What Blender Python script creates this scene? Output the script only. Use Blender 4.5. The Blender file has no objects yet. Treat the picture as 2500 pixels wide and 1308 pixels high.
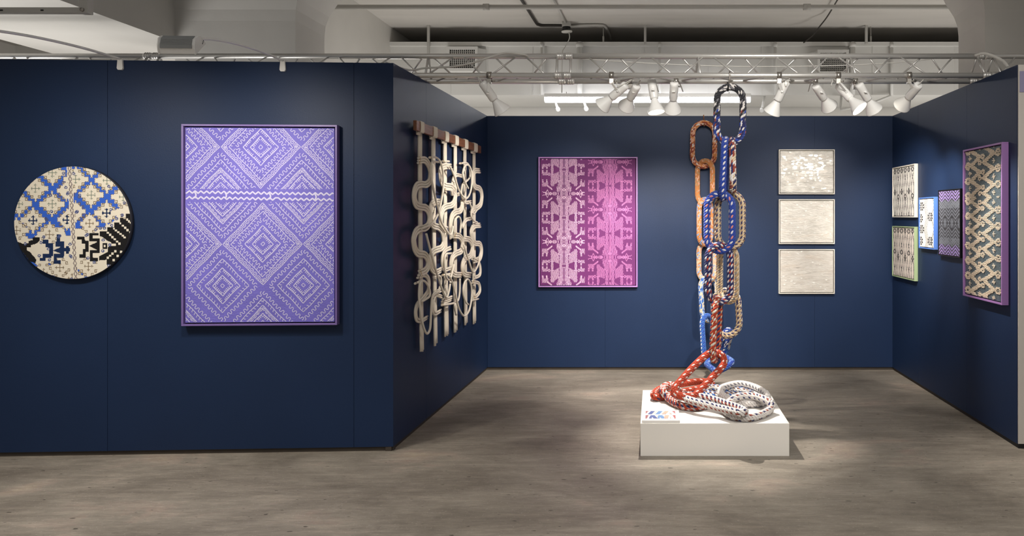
import bpy, math, random
import numpy as np
from mathutils import Vector, Matrix, Quaternion

random.seed(7)
rng = np.random.default_rng(7)
SC = bpy.context.scene
COL = SC.collection
PI = math.pi

# ---------------------------------------------------------------- survey
# The place was surveyed from the photograph: a level camera at eye height
# EYE, principal point (CX, CY), focal length FOC in picture units.
EYE, FOC, CX, CY = 1.492, 1894.0, 1600.0, 528.0
CAM = Vector((0, 0, EYE))


def at(px, py, depth):
    """point seen at (px, py) that lies `depth` metres in front of the camera"""
    return Vector(((px - CX) / FOC * depth, depth, EYE - (py - CY) / FOC * depth))


def hit(px, py, p0, n):
    """point seen at (px, py) that lies on the plane through p0 with normal n"""
    d = Vector(((px - CX) / FOC, 1, -(py - CY) / FOC))
    t = (p0 - CAM).dot(n) / d.dot(n)
    return CAM + d * t


def onz(px, py, z):
    """point seen at (px, py) that lies at height z"""
    return at(px, py, (EYE - z) * FOC / (py - CY))


# ---------------------------------------------------------------- materials
def lin(c):
    return tuple((x / 12.92 if x <= 0.04045 else ((x + 0.055) / 1.055) ** 2.4) for x in (v / 255 for v in c))


MATS = {}


def mat(name, rgb=(200, 200, 200), rough=0.6, metal=0.0, spec=0.5, bump=0.0, bscale=200.0, var=0.0, vscale=6.0,
        emit=None, estr=0.0, sheen=0.0, linear=False, stretch=None, coat=0.0):
    if name in MATS:
        return MATS[name]
    m = bpy.data.materials.new(name)
    m.use_nodes = True
    nt = m.node_tree
    b = nt.nodes['Principled BSDF']
    c = rgb if linear else lin(rgb)
    b.inputs['Base Color'].default_value = (*c, 1)
    b.inputs['Roughness'].default_value = rough
    b.inputs['Metallic'].default_value = metal
    b.inputs['Specular IOR Level'].default_value = spec
    if sheen:
        b.inputs['Sheen Weight'].default_value = sheen
    if coat:
        b.inputs['Coat Weight'].default_value = coat
    if emit is not None:
        b.inputs['Emission Color'].default_value = (*lin(emit), 1)
        b.inputs['Emission Strength'].default_value = estr
    vec = None
    if bump or var:
        tc = nt.nodes.new('ShaderNodeTexCoord')
        mp = nt.nodes.new('ShaderNodeMapping')
        nt.links.new(tc.outputs['Object'], mp.inputs['Vector'])
        if stretch:
            mp.inputs['Scale'].default_value = stretch
        vec = mp.outputs['Vector']
    if var:
        n = nt.nodes.new('ShaderNodeTexNoise')
        n.inputs['Scale'].default_value = vscale
        n.inputs['Detail'].default_value = 5
        nt.links.new(vec, n.inputs['Vector'])
        r = nt.nodes.new('ShaderNodeMapRange')
        r.inputs['From Min'].default_value = 0.3
        r.inputs['From Max'].default_value = 0.7
        r.inputs['To Min'].default_value = 1 - var
        r.inputs['To Max'].default_value = 1 + var
        nt.links.new(n.outputs['Fac'], r.inputs['Value'])
        mx = nt.nodes.new('ShaderNodeVectorMath')
        mx.operation = 'SCALE'
        mx.inputs[0].default_value = c
        nt.links.new(r.outputs['Result'], mx.inputs['Scale'])
        nt.links.new(mx.outputs['Vector'], b.inputs['Base Color'])
    if bump:
        n2 = nt.nodes.new('ShaderNodeTexNoise')
        n2.inputs['Scale'].default_value = bscale
        n2.inputs['Detail'].default_value = 3
        nt.links.new(vec, n2.inputs['Vector'])
        bp = nt.nodes.new('ShaderNodeBump')
        bp.inputs['Strength'].default_value = bump
        bp.inputs['Distance'].default_value = 0.01
        nt.links.new(n2.outputs['Fac'], bp.inputs['Height'])
        nt.links.new(bp.outputs['Normal'], b.inputs['Normal'])
    MATS[name] = m
    return m


def floor_material():
    m = bpy.data.materials.new('polished_concrete')
    m.use_nodes = True
    nt = m.node_tree
    N = nt.nodes
    b = N['Principled BSDF']
    tc = N.new('ShaderNodeTexCoord')

    def noise(scale, stretch, detail=6, rough=0.55, rot=0.0, dist=0.0):
        mp = N.new('ShaderNodeMapping')
        mp.inputs['Scale'].default_value = stretch
        mp.inputs['Rotation'].default_value = (0, 0, rot)
        nt.links.new(tc.outputs['Object'], mp.inputs['Vector'])
        n = N.new('ShaderNodeTexNoise')
        n.inputs['Scale'].default_value = scale
        n.inputs['Detail'].default_value = detail
        n.inputs['Roughness'].default_value = rough
        n.inputs['Distortion'].default_value = dist
        nt.links.new(mp.outputs['Vector'], n.inputs['Vector'])
        return n.outputs['Fac']

    def ramp(fac, stops):
        r = N.new('ShaderNodeValToRGB')
        e = r.color_ramp.elements
        e[0].position, e[0].color = stops[0][0], (*lin(stops[0][1]), 1)
        e[1].position, e[1].color = stops[-1][0], (*lin(stops[-1][1]), 1)
        for p, c in stops[1:-1]:
            k = e.new(p)
            k.color = (*lin(c), 1)
        nt.links.new(fac, r.inputs['Fac'])
        return r.outputs['Color']

    def mix(mode, fac, a, c):
        x = N.new('ShaderNodeMix')
        x.data_type = 'RGBA'
        x.blend_type = mode
        x.inputs['Factor'].default_value = fac
        nt.links.new(a, x.inputs['A'])
        nt.links.new(c, x.inputs['B'])
        return x.outputs['Result']

    blot = ramp(noise(1.5, (0.8, 1.3, 1), 7, 0.62, 0.3, 0.6), [(0.3, (146, 137, 126)), (0.5, (178, 169, 157)), (0.7, (204, 195, 182))])
    streak = ramp(noise(5.0, (0.7, 4.2, 1), 9, 0.72, 0.05, 0.3), [(0.3, (90, 84, 78)), (0.5, (134, 132, 127)), (0.7, (176, 173, 167))])
    fine = ramp(noise(60, (0.35, 1.6, 1), 5, 0.75), [(0.28, (92, 92, 92)), (0.72, (164, 164, 164))])
    c = mix('OVERLAY', 0.55, blot, streak)
    c = mix('OVERLAY', 0.5, c, fine)
    scr = ramp(noise(16, (0.16, 5.0, 1), 2, 0.5, 0.12, 0.5), [(0.70, (0, 0, 0)), (0.78, (46, 46, 44))])
    c = mix('ADD', 0.7, c, scr)
    spk = ramp(noise(90, (1, 1, 1), 1, 0.3), [(0.69, (0, 0, 0)), (0.73, (120, 118, 112))])
    c = mix('ADD', 0.45, c, spk)
    pit = ramp(noise(26, (0.7, 1.5, 1), 2, 0.4), [(0.25, (70, 66, 60)), (0.30, (255, 255, 255))])
    c = mix('MULTIPLY', 0.7, c, pit)
    nt.links.new(c, b.inputs['Base Color'])
    rr = N.new('ShaderNodeMapRange')
    rr.inputs['To Min'].default_value = 0.42
    rr.inputs['To Max'].default_value = 0.62
    nt.links.new(noise(2.5, (1, 2, 1)), rr.inputs['Value'])
    nt.links.new(rr.outputs['Result'], b.inputs['Roughness'])
    b.inputs['Specular IOR Level'].default_value = 0.35
    bp = N.new('ShaderNodeBump')
    bp.inputs['Strength'].default_value = 0.06
    bp.inputs['Distance'].default_value = 0.01
    nt.links.new(noise(30, (0.7, 1.4, 1), 5), bp.inputs['Height'])
    nt.links.new(bp.outputs['Normal'], b.inputs['Normal'])
    return m


def pearl_material(name, dark, light, warm, seed):
    """brushed, patchy silver-white surface of the three small panels"""
    m = bpy.data.materials.new(name)
    m.use_nodes = True
    nt = m.node_tree
    N = nt.nodes
    b = N['Principled BSDF']
    tc = N.new('ShaderNodeTexCoord')

    def noise(scale, stretch, detail=6, rough=0.6):
        mp = N.new('ShaderNodeMapping')
        mp.inputs['Scale'].default_value = stretch
        mp.inputs['Location'].default_value = (seed * 3.1, seed * 1.7, seed * 2.3)
        nt.links.new(tc.outputs['Object'], mp.inputs['Vector'])
        n = N.new('ShaderNodeTexNoise')
        n.inputs['Scale'].default_value = scale
        n.inputs['Detail'].default_value = detail
        n.inputs['Roughness'].default_value = rough
        nt.links.new(mp.outputs['Vector'], n.inputs['Vector'])
        return n.outputs['Fac']
    r = N.new('ShaderNodeValToRGB')
    e = r.color_ramp.elements
    e[0].position, e[0].color = 0.34, (*lin(dark), 1)
    e[1].position, e[1].color = 0.62, (*lin(light), 1)
    nt.links.new(noise(9, (1, 1, 2.6), 8, 0.65), r.inputs['Fac'])
    r2 = N.new('ShaderNodeValToRGB')
    e = r2.color_ramp.elements
    e[0].position, e[0].color = 0.52, (0, 0, 0, 1)
    e[1].position, e[1].color = 0.72, (0.75, 0.75, 0.75, 1)
    nt.links.new(noise(6, (0.7, 1, 3.0), 7, 0.7), r2.inputs['Fac'])
    x = N.new('ShaderNodeMix')
    x.data_type = 'RGBA'
    nt.links.new(r2.outputs['Color'], x.inputs['Factor'])
    nt.links.new(r.outputs['Color'], x.inputs['A'])
    x.inputs['B'].default_value = (*lin(warm), 1)
    nt.links.new(x.outputs['Result'], b.inputs['Base Color'])
    b.inputs['Roughness'].default_value = 0.38
    b.inputs['Metallic'].default_value = 0.08
    bp = N.new('ShaderNodeBump')
    bp.inputs['Strength'].default_value = 0.5
    bp.inputs['Distance'].default_value = 0.006
    nt.links.new(noise(40, (0.7, 1, 2.2), 4), bp.inputs['Height'])
    nt.links.new(bp.outputs['Normal'], b.inputs['Normal'])
    return m


# ---------------------------------------------------------------- mesh kit
class MB:
    """collects shapes, then links them as ONE mesh object"""

    def __init__(self):
        self.v, self.f, self.m, self.s = [], [], [], []

    def face(self, pts, mi=0, smooth=False):
        n = len(self.v)
        self.v += [tuple(p) for p in pts]
        self.f.append(tuple(range(n, n + len(pts))))
        self.m.append(mi)
        self.s.append(smooth)

    def box(self, lo, hi, mi=0, M=None):
        x0, y0, z0 = lo
        x1, y1, z1 = hi
        P = [(x0, y0, z0), (x1, y0, z0), (x1, y1, z0), (x0, y1, z0), (x0, y0, z1), (x1, y0, z1), (x1, y1, z1), (x0, y1, z1)]
        if M is not None:
            P = [tuple(M @ Vector(p)) for p in P]
        n = len(self.v)
        self.v += P
        for q in ((0, 3, 2, 1), (4, 5, 6, 7), (0, 1, 5, 4), (1, 2, 6, 5), (2, 3, 7, 6), (3, 0, 4, 7)):
            self.f.append(tuple(n + i for i in q))
            self.m.append(mi)
            self.s.append(False)

    def prism(self, poly, a, b, mi=0, axis='x', M=None):
        """polygon (2D) extruded between a and b along an axis"""
        def P(p, t):
            q = {'x': (t, p[0], p[1]), 'y': (p[0], t, p[1]), 'z': (p[0], p[1], t)}[axis]
            return tuple(M @ Vector(q)) if M is not None else q
        n, k = len(self.v), len(poly)
        self.v += [P(p, a) for p in poly] + [P(p, b) for p in poly]
        self.f.append(tuple(range(n, n + k)))
        self.f.append(tuple(range(n + 2 * k - 1, n + k - 1, -1)))
        self.m += [mi, mi]
        self.s += [False, False]
        for i in range(k):
            j = (i + 1) % k
            self.f.append((n + i, n + j, n + k + j, n + k + i))
            self.m.append(mi)
            self.s.append(False)

    def tube(self, pts, r, seg=8, closed=False, mi=0, cap=True):
        pts = [Vector(p) for p in pts]
        k = len(pts)
        rs = r if isinstance(r, (list, tuple)) else [r] * k
        fr = frames(pts, closed)
        n = len(self.v)
        for p, (t, u, w), rr in zip(pts, fr, rs):
            for j in range(seg):
                a = 2 * PI * j / seg
                self.v.append(tuple(p + u * (rr * math.cos(a)) + w * (rr * math.sin(a))))
        for i in range(k if closed else k - 1):
            i2 = (i + 1) % k
            for j in range(seg):
                j2 = (j + 1) % seg
                self.f.append((n + i * seg + j, n + i * seg + j2, n + i2 * seg + j2, n + i2 * seg + j))
                self.m.append(mi)
                self.s.append(True)
        if cap and not closed:
            self.f.append(tuple(n + j for j in range(seg - 1, -1, -1)))
            self.f.append(tuple(n + (k - 1) * seg + j for j in range(seg)))
            self.m += [mi, mi]
            self.s += [False, False]

    def cyl(self, p0, p1, r, seg=12, mi=0):
        self.tube([p0, p1], r, seg, False, mi)

    def lathe(self, prof, p0, axis, seg=24, mi=0, cap=(False, False)):
        """profile [(radius, distance along axis)] turned about an axis from p0"""
        a = Vector(axis).normalized()
        u = a.orthogonal().normalized()
        w = a.cross(u)
        n = len(self.v)
        for r, d in prof:
            for j in range(seg):
                t = 2 * PI * j / seg
                self.v.append(tuple(Vector(p0) + a * d + u * (r * math.cos(t)) + w * (r * math.sin(t))))
        for i in range(len(prof) - 1):
            for j in range(seg):
                j2 = (j + 1) % seg
                self.f.append((n + i * seg + j, n + i * seg + j2, n + (i + 1) * seg + j2, n + (i + 1) * seg + j))
                self.m.append(mi)
                self.s.append(True)
        if cap[0]:
            self.f.append(tuple(n + j for j in range(seg - 1, -1, -1)))
            self.m.append(mi)
            self.s.append(False)
        if cap[1]:
            b = n + (len(prof) - 1) * seg
            self.f.append(tuple(b + j for j in range(seg)))
            self.m.append(mi)
            self.s.append(False)

    def blob(self, c, ax, ay, az, mi=0, seg=6, rings=3):
        """ellipsoid with half axes ax, ay, az (vectors)"""
        n = len(self.v)
        self.v.append(tuple(c + az))
        for i in range(1, rings + 1):
            t = PI * i / (rings + 1)
            for j in range(seg):
                p = 2 * PI * j / seg
                self.v.append(tuple(c + az * math.cos(t) + (ax * math.cos(p) + ay * math.sin(p)) * math.sin(t)))
        self.v.append(tuple(c - az))
        last = len(self.v) - 1
        for j in range(seg):
            j2 = (j + 1) % seg
            self.f.append((n, n + 1 + j, n + 1 + j2))
            self.f.append((last, n + 1 + (rings - 1) * seg + j2, n + 1 + (rings - 1) * seg + j))
            self.m += [mi, mi]
            self.s += [True, True]
            for i in range(rings - 1):
                a = n + 1 + i * seg
                self.f.append((a + j, a + seg + j, a + seg + j2, a + j2))
                self.m.append(mi)
                self.s.append(True)

    def raster(self, arr, x0, x1, z0, z1, y, rows=None):
        """cells of a 2D index array (row 0 = top) as one flat mosaic facing -y; runs of a row become one face; -1 is left out"""
        H, W = arr.shape
        for i in range(H):
            row = arr[i]
            ch = np.flatnonzero(np.diff(row)) + 1
            st = [0, *ch.tolist()]
            en = [*ch.tolist(), W]
            za, zb = z1 - (z1 - z0) * i / H, z1 - (z1 - z0) * (i + 1) / H
            for a, b in zip(st, en):
                k = int(row[a])
                if k < 0:
                    continue
                xa, xb = x0 + (x1 - x0) * a / W, x0 + (x1 - x0) * b / W
                self.face([(xa, y, zb), (xb, y, zb), (xb, y, za), (xa, y, za)], k)

    def ribbon(self, pts, w, y, mi=0):
        """flat painted line of width w through 2D points (x, z) on the plane y"""
        k = len(pts)
        if k < 2:
            return
        L, R = [], []
        for i in range(k):
            a = pts[max(i - 1, 0)]
            b = pts[min(i + 1, k - 1)]
            dx, dz = b[0] - a[0], b[1] - a[1]
            d = math.hypot(dx, dz) or 1
            nx, nz = -dz / d * w / 2, dx / d * w / 2
            L.append((pts[i][0] + nx, y, pts[i][1] + nz))
            R.append((pts[i][0] - nx, y, pts[i][1] - nz))
        n = len(self.v)
        for l, r in zip(L, R):
            self.v += [l, r]
        for i in range(k - 1):
            self.f.append((n + 2 * i + 1, n + 2 * i + 3, n + 2 * i + 2, n + 2 * i))
            self.m.append(mi)
            self.s.append(False)

    def build(self, name, mats, parent=None, origin=None, bevel=0.0):
        me = bpy.data.meshes.new(name)
        v = self.v
        if origin is not None:
            v = [(p[0] - origin[0], p[1] - origin[1], p[2] - origin[2]) for p in v]
        me.from_pydata(v, [], self.f)
        if not isinstance(mats, (list, tuple)):
            mats = [mats]
        for m in mats:
            me.materials.append(m)
        me.polygons.foreach_set('material_index', self.m)
        me.polygons.foreach_set('use_smooth', self.s)
        me.update()
        o = bpy.data.objects.new(name, me)
        COL.objects.link(o)
        if parent is not None:
            o.parent = parent
        elif origin is not None:
            o.location = origin
        if bevel:
            b = o.modifiers.new('bevel', 'BEVEL')
            b.width = bevel
            b.segments = 2
            b.limit_method = 'ANGLE'
        return o


def frames(pts, closed, up=None):
    """tangent, normal, binormal at every point (parallel transport)"""
    k = len(pts)
    T = []
    for i in range(k):
        a = pts[(i - 1) % k] if closed else pts[max(i - 1, 0)]
        b = pts[(i + 1) % k] if closed else pts[min(i + 1, k - 1)]
        t = (b - a)
        T.append(t.normalized() if t.length > 1e-9 else Vector((0, 0, 1)))
    out = []
    u = up if up is not None else T[0].orthogonal()
    for t in T:
        if up is not None:
            u = up
        u = u - t * u.dot(t)
        if u.length < 1e-6:
            u = t.orthogonal()
        u = u.normalized()
        out.append((t, u, t.cross(u)))
    return out


def smooth(pts, per=8, closed=False):
    """Catmull-Rom curve through points"""
    P = [Vector(p) for p in pts]
    k = len(P)
    out = []
    for i in range(k if closed else k - 1):
        p1, p2 = P[i], P[(i + 1) % k]
        p0 = P[(i - 1) % k] if closed or i > 0 else p1 + (p1 - p2)
        p3 = P[(i + 2) % k] if closed or i + 2 < k else p2 + (p2 - p1)
        for j in range(per):
            t = j / per
            out.append(0.5 * (2 * p1 + (p2 - p0) * t + (2 * p0 - 5 * p1 + 4 * p2 - p3) * t * t + (3 * p1 - p0 - 3 * p2 + p3) * t ** 3))
    if not closed:
        out.append(P[-1])
    return out


def resample(pts, step, closed=False):
    P = list(pts) + ([pts[0]] if closed else [])
    L = [0.0]
    for a, b in zip(P, P[1:]):
        L.append(L[-1] + (b - a).length)
    n = max(3, round(L[-1] / step))
    out = []
    j = 0
    for i in range(n if closed else n + 1):
        s = L[-1] * i / n
        while j < len(L) - 2 and L[j + 1] < s:
            j += 1
        t = (s - L[j]) / max(L[j + 1] - L[j], 1e-9)
        out.append(P[j].lerp(P[j + 1], t))
    return out


def tag(o, label=None, cat=None, group=None, kind=None):
    if label:
        o['label'] = label
    if cat:
        o['category'] = cat
    if group:
        o['group'] = group
    if kind:
        o['kind'] = kind
    return o


def empty(name, loc, label, cat, group=None, rz=0.0):
    o = bpy.data.objects.new(name, None)
    o.empty_display_size = 0.05
    COL.objects.link(o)
    o.location = loc
    o.rotation_euler = (0, 0, rz)
    return tag(o, label, cat, group)


def struct(name, mb, mats, bevel=0.0):
    o = mb.build(name, mats, bevel=bevel)
    o['kind'] = 'structure'
    return o

# ---------------------------------------------------------------- shared materials
M_navy = mat('navy_wall_paint', (0.0100, 0.0245, 0.0690), rough=0.5, spec=0.24, bump=0.05, bscale=120, var=0.08, vscale=1.2, linear=True)
M_base = mat('dark_wood_base', (62, 54, 46), rough=0.7, var=0.15, vscale=9)
M_white_wall = mat('white_wall_paint', (206, 200, 192), rough=0.75, bump=0.04, bscale=60, var=0.03, vscale=2)
M_lav = mat('lavender_paint', (150, 146, 176), rough=0.7)
M_conc = mat('painted_concrete', (208, 205, 199), rough=0.8, bump=0.12, bscale=14, var=0.05, vscale=1.5)
M_ceil = mat('painted_ceiling', (196, 192, 186), rough=0.85, bump=0.15, bscale=10, var=0.07, vscale=1.6, stretch=(0.5, 3, 1))
M_duct = mat('duct_panel_paint', (214, 213, 209), rough=0.65, var=0.03, vscale=2)
M_grey = mat('grey_pipe_paint', (186, 184, 179), rough=0.6)
M_dpipe = mat('dark_conduit_metal', (58, 54, 50), rough=0.5, metal=0.3)
M_alu = mat('truss_aluminium', (208, 206, 202), rough=0.36, metal=0.6, bump=0.04, bscale=90)
M_lampw = mat('white_lamp_enamel', (244, 243, 240), rough=0.35, coat=0.2)
M_black = mat('black_plastic', (16, 16, 17), rough=0.5)
M_cable = mat('white_cable_jacket', (206, 204, 198), rough=0.5)
M_bulb = mat('lamp_glass_lit', (255, 250, 240), emit=(255, 244, 226), estr=14.0)
M_lens = mat('flood_glass_lit', (255, 250, 240), emit=(255, 246, 230), estr=2.0)
M_tube = mat('tube_diffuser_lit', (255, 255, 255), emit=(250, 250, 255), estr=16.0)
M_fin = mat('ribbed_grey_aluminium', (150, 152, 152), rough=0.5, metal=0.3)
M_ped = mat('pedestal_white_paint', (226, 222, 216), rough=0.5)
M_steel = mat('steel_wire', (170, 165, 158), rough=0.35, metal=0.9)

# ---------------------------------------------------------------- the setting
TOP, BOT = 2.467, 0.028
fb = MB()
fb.face([(-9, -1.5, 0), (9, -1.5, 0), (9, 13, 0), (-9, 13, 0)])
struct('floor', fb, floor_material())


def wall(name, a, b, out, thick, joints, cap=None):
    """board wall between plan points a and b; `out` points away from the painted face; joints = fractions where boards meet"""
    a, b, out = Vector((*a, 0)), Vector((*b, 0)), Vector((*out, 0))
    mb = MB()
    base = MB()
    cuts = [0.0, *joints, 1.0]
    g = 0.0012 / (b - a).length
    for i, (s, e) in enumerate(zip(cuts, cuts[1:])):
        s2, e2 = s + (g if i else 0), e - (g if i < len(cuts) - 2 else 0)
        p, q = a.lerp(b, s2), a.lerp(b, e2)
        for m, z0, z1, o0, o1 in ((mb, BOT, TOP, 0.0, thick), ):
            P = [p + out * o0, q + out * o0, q + out * o1, p + out * o1]
            m.prism([(v.x, v.y) for v in P], z0, z1, 0, 'z')
    p, q = a, b
    P = [p + out * 0.004, q + out * 0.004, q + out * thick, p + out * thick]
    mb.prism([(v.x, v.y) for v in P], BOT + 0.002, TOP - 0.002, 0, 'z')
    P = [p + out * 0.012, q + out * 0.012, q + out * (thick - 0.01), p + out * (thick - 0.01)]
    base.prism([(v.x, v.y) for v in P], 0, BOT, 0, 'z')
    struct('wall_' + name, mb, M_navy)
    struct('baseboard_' + name, base, M_base)


WB = 7.535
PL0, PL1 = Vector((-1.631, WB, 0)), Vector((-1.667, 4.934, 0))
PR0, PR1 = Vector((2.303, WB, 0)), Vector((2.329, 4.996, 0))
FD = Vector((2.393, 0.124, 0)).normalized()      # along the front wall, to the right
FN = Vector((-FD.y, FD.x, 0))                   # into the front wall
wall('back', (PL0.x - 0.05, WB), (PR0.x + 0.05, WB), (0, 1), 0.06, [0.0125, 0.296, 0.545, 0.80])
wall('left', (PL1.x, PL1.y), (PL0.x, PL0.y), (-1, 0), 0.06, [0.26, 0.62])
wall('right', (PR0.x, PR0.y), (PR1.x, PR1.y), (1, 0), 0.07, [0.28, 0.69])
f_l = PL1 - FD * 3.9
wall('front', (f_l.x, f_l.y), (PL1.x, PL1.y), (FN.x, FN.y), 0.06, [0.2, 0.55, 0.937])
mb = MB()
mb.box((2.334, 4.988, 0.03), (2.41, 5.6, TOP))
struct('trim_1', mb, M_white_wall)
mb = MB()
mb.box((2.342, 4.984, 2.29), (2.40, 4.988, 2.425))
struct('trim_2', mb, M_lav)
mb = MB()
mb.box((2.336, 4.992, 0), (2.45, 5.6, 0.03))
struct('trim_3', mb, M_black)

# hall behind the booth
CZ = 3.863
mb = MB()
mb.box((-9, 4.6, CZ), (9, 11.0, CZ + 0.1))
struct('ceiling', mb, M_ceil)
mb = MB()
mb.box((-9, 10.79, 0), (9, 10.9, CZ))
struct('wall_hall', mb, M_conc)
mb = MB()
mb.box((-9.0, 4.4, 0), (-8.9, 11, CZ))
struct('wall_side', mb, M_conc)
mb = MB()
mb.box((-3.31, 9.7, 3.008), (6, 10.75, 3.64))
mb.box((-3.31, 9.66, 3.615), (6, 9.72, 3.665))
for px in (1100, 1190, 1300, 1412, 1572, 1730, 1860, 2010, 2130, 2330):
    x = (px - CX) / FOC * 9.7
    mb.box((x - 0.004, 9.694, 3.01), (x + 0.004, 9.702, 3.61))
struct('trim_4', mb, M_duct)
mb = MB()
mb.box((-5.31, 2.2, 2.926), (-3.95, 6.9, CZ))
struct('beam_left', mb, M_conc)
mb = MB()
mb.box((-4.6, 6.9, 2.9), (-3.31, 10.79, CZ))
struct('beam_rear', mb, M_conc)


def column(name, x0, x1, y0, y1):
    mb = MB()
    rings = []
    prof = [(0, 0), (3.1, 0), (3.19, 0.007), (3.28, 0.03), (3.4, 0.08), (3.6, 0.15), (CZ, 0.22)]
    for z, e in prof:
        rings.append([(x0 - e, y0 - e, z), (x1 + e, y0 - e, z), (x1 + e, y1 + e, z), (x0 - e, y1 + e, z)])
    for a, b in zip(rings, rings[1:]):
        for i in range(4):
            j = (i + 1) % 4
            mb.face([a[i], a[j], b[j], b[i]])
    struct(name, mb, M_conc, bevel=0.015)


column('column_left', -3.95, -2.96, 6.38, 6.94)
column('column_right', 2.712, 3.75, 6.38, 6.94)

# ---------------------------------------------------------------- truss
TF, TB_, TT = 5.49, 5.722, 5.606      # depth of front, rear and top chord
TZ, TZT = TOP + 0.0215, 2.649
RC = 0.0195
PER = 0.4505


def truss(x0, x1, label, verts):
    r = empty('lighting_truss', ((x0 + x1) / 2, TT, TZ), label, 'truss', 'truss sections across the booth')
    og = r.location

    def part(name, fn, mats=M_alu):
        mb = MB()
        fn(mb)
        return mb.build(name, mats, r, og)
    e = 0.03
    part('top_chord', lambda m: m.cyl((x0 + e, TT, TZT), (x1 - e, TT, TZT), RC, 14))
    part('front_chord', lambda m: m.cyl((x0 + e, TF, TZ), (x1 - e, TF, TZ), RC, 14))
    part('rear_chord', lambda m: m.cyl((x0 + e, TB_, TZ), (x1 - e, TB_, TZ), RC, 14))
    g = 0.028
    ph = (968 - CX) / FOC * TT
    k0, k1 = math.floor((x0 - ph) / PER) - 1, math.ceil((x1 - ph) / PER) + 1
    for k in range(k0, k1):
        for (dep, off) in ((TF, 0.0), (TB_, 0.5)):
            t = ph + (k + off) * PER
            b = t + PER / 2
            for (xa, xb) in ((t + g, b - g), (t + PER - g, b + g)):
                if min(xa, xb) < x0 + 0.06 or max(xa, xb) > x1 - 0.06:
                    continue
                part('brace', lambda m: m.cyl((xa, TT, TZT), (xb, dep, TZ), 0.0062, 8))
        b0 = ph + k * PER
        if b0 > x0 + 0.1 and b0 + PER < x1 - 0.1:
            part('brace', lambda m: m.cyl((b0 + g, TF, TZ), (b0 + PER / 2 - g, TB_, TZ), 0.0062, 8))
            part('brace', lambda m: m.cyl((b0 + PER / 2 + g, TB_, TZ), (b0 + PER - g, TF, TZ), 0.0062, 8))
    for xv in verts:
        part('post', lambda m: m.cyl((xv, TT, TZT), (xv + 0.012, TF, TZ), 0.0085, 8))
        part('post', lambda m: m.cyl((xv, TT, TZT), (xv - 0.012, TB_, TZ), 0.0085, 8))
    for xe, s in ((x0, 1), (x1, -1)):
        for (d, z) in ((TT, TZT), (TF, TZ), (TB_, TZ)):
            def cup(m):
                m.lathe([(0.0, 0), (0.024, 0), (0.024, 0.012), (0.027, 0.015), (0.024, 0.018), (0.024, 0.027), (0.027, 0.03), (0.024, 0.033), (0.024, 0.042), (0.027, 0.045), (0.024, 0.05), (0.02, 0.06)], (xe + s * 0.001, d, z), (s, 0, 0), 14)
            part('coupler', cup)
    return r


def xt(px):
    return (px - CX) / FOC * TT


truss(-5.9, xt(372), 'leftmost truss section, mostly hidden behind the blue front wall', [xt(360)])
truss(xt(372), xt(1378), 'silver truss section running above the blue front wall and the hanging macrame', [xt(1046), xt(1360), xt(390)])
truss(xt(1378), xt(2403), 'silver truss section above the rope chain, carrying most of the white spotlights', [xt(1393), xt(1704), xt(2075), xt(2385)])
truss(xt(2403), 4.3, 'short visible truss end at the right edge above the right wall', [xt(2424)])


# ---------------------------------------------------------------- spotlights
def area_aim(o, d):
    o.rotation_mode = 'QUATERNION'
    o.rotation_quaternion = Vector(d).to_track_quat('-Z', 'Y')


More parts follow.
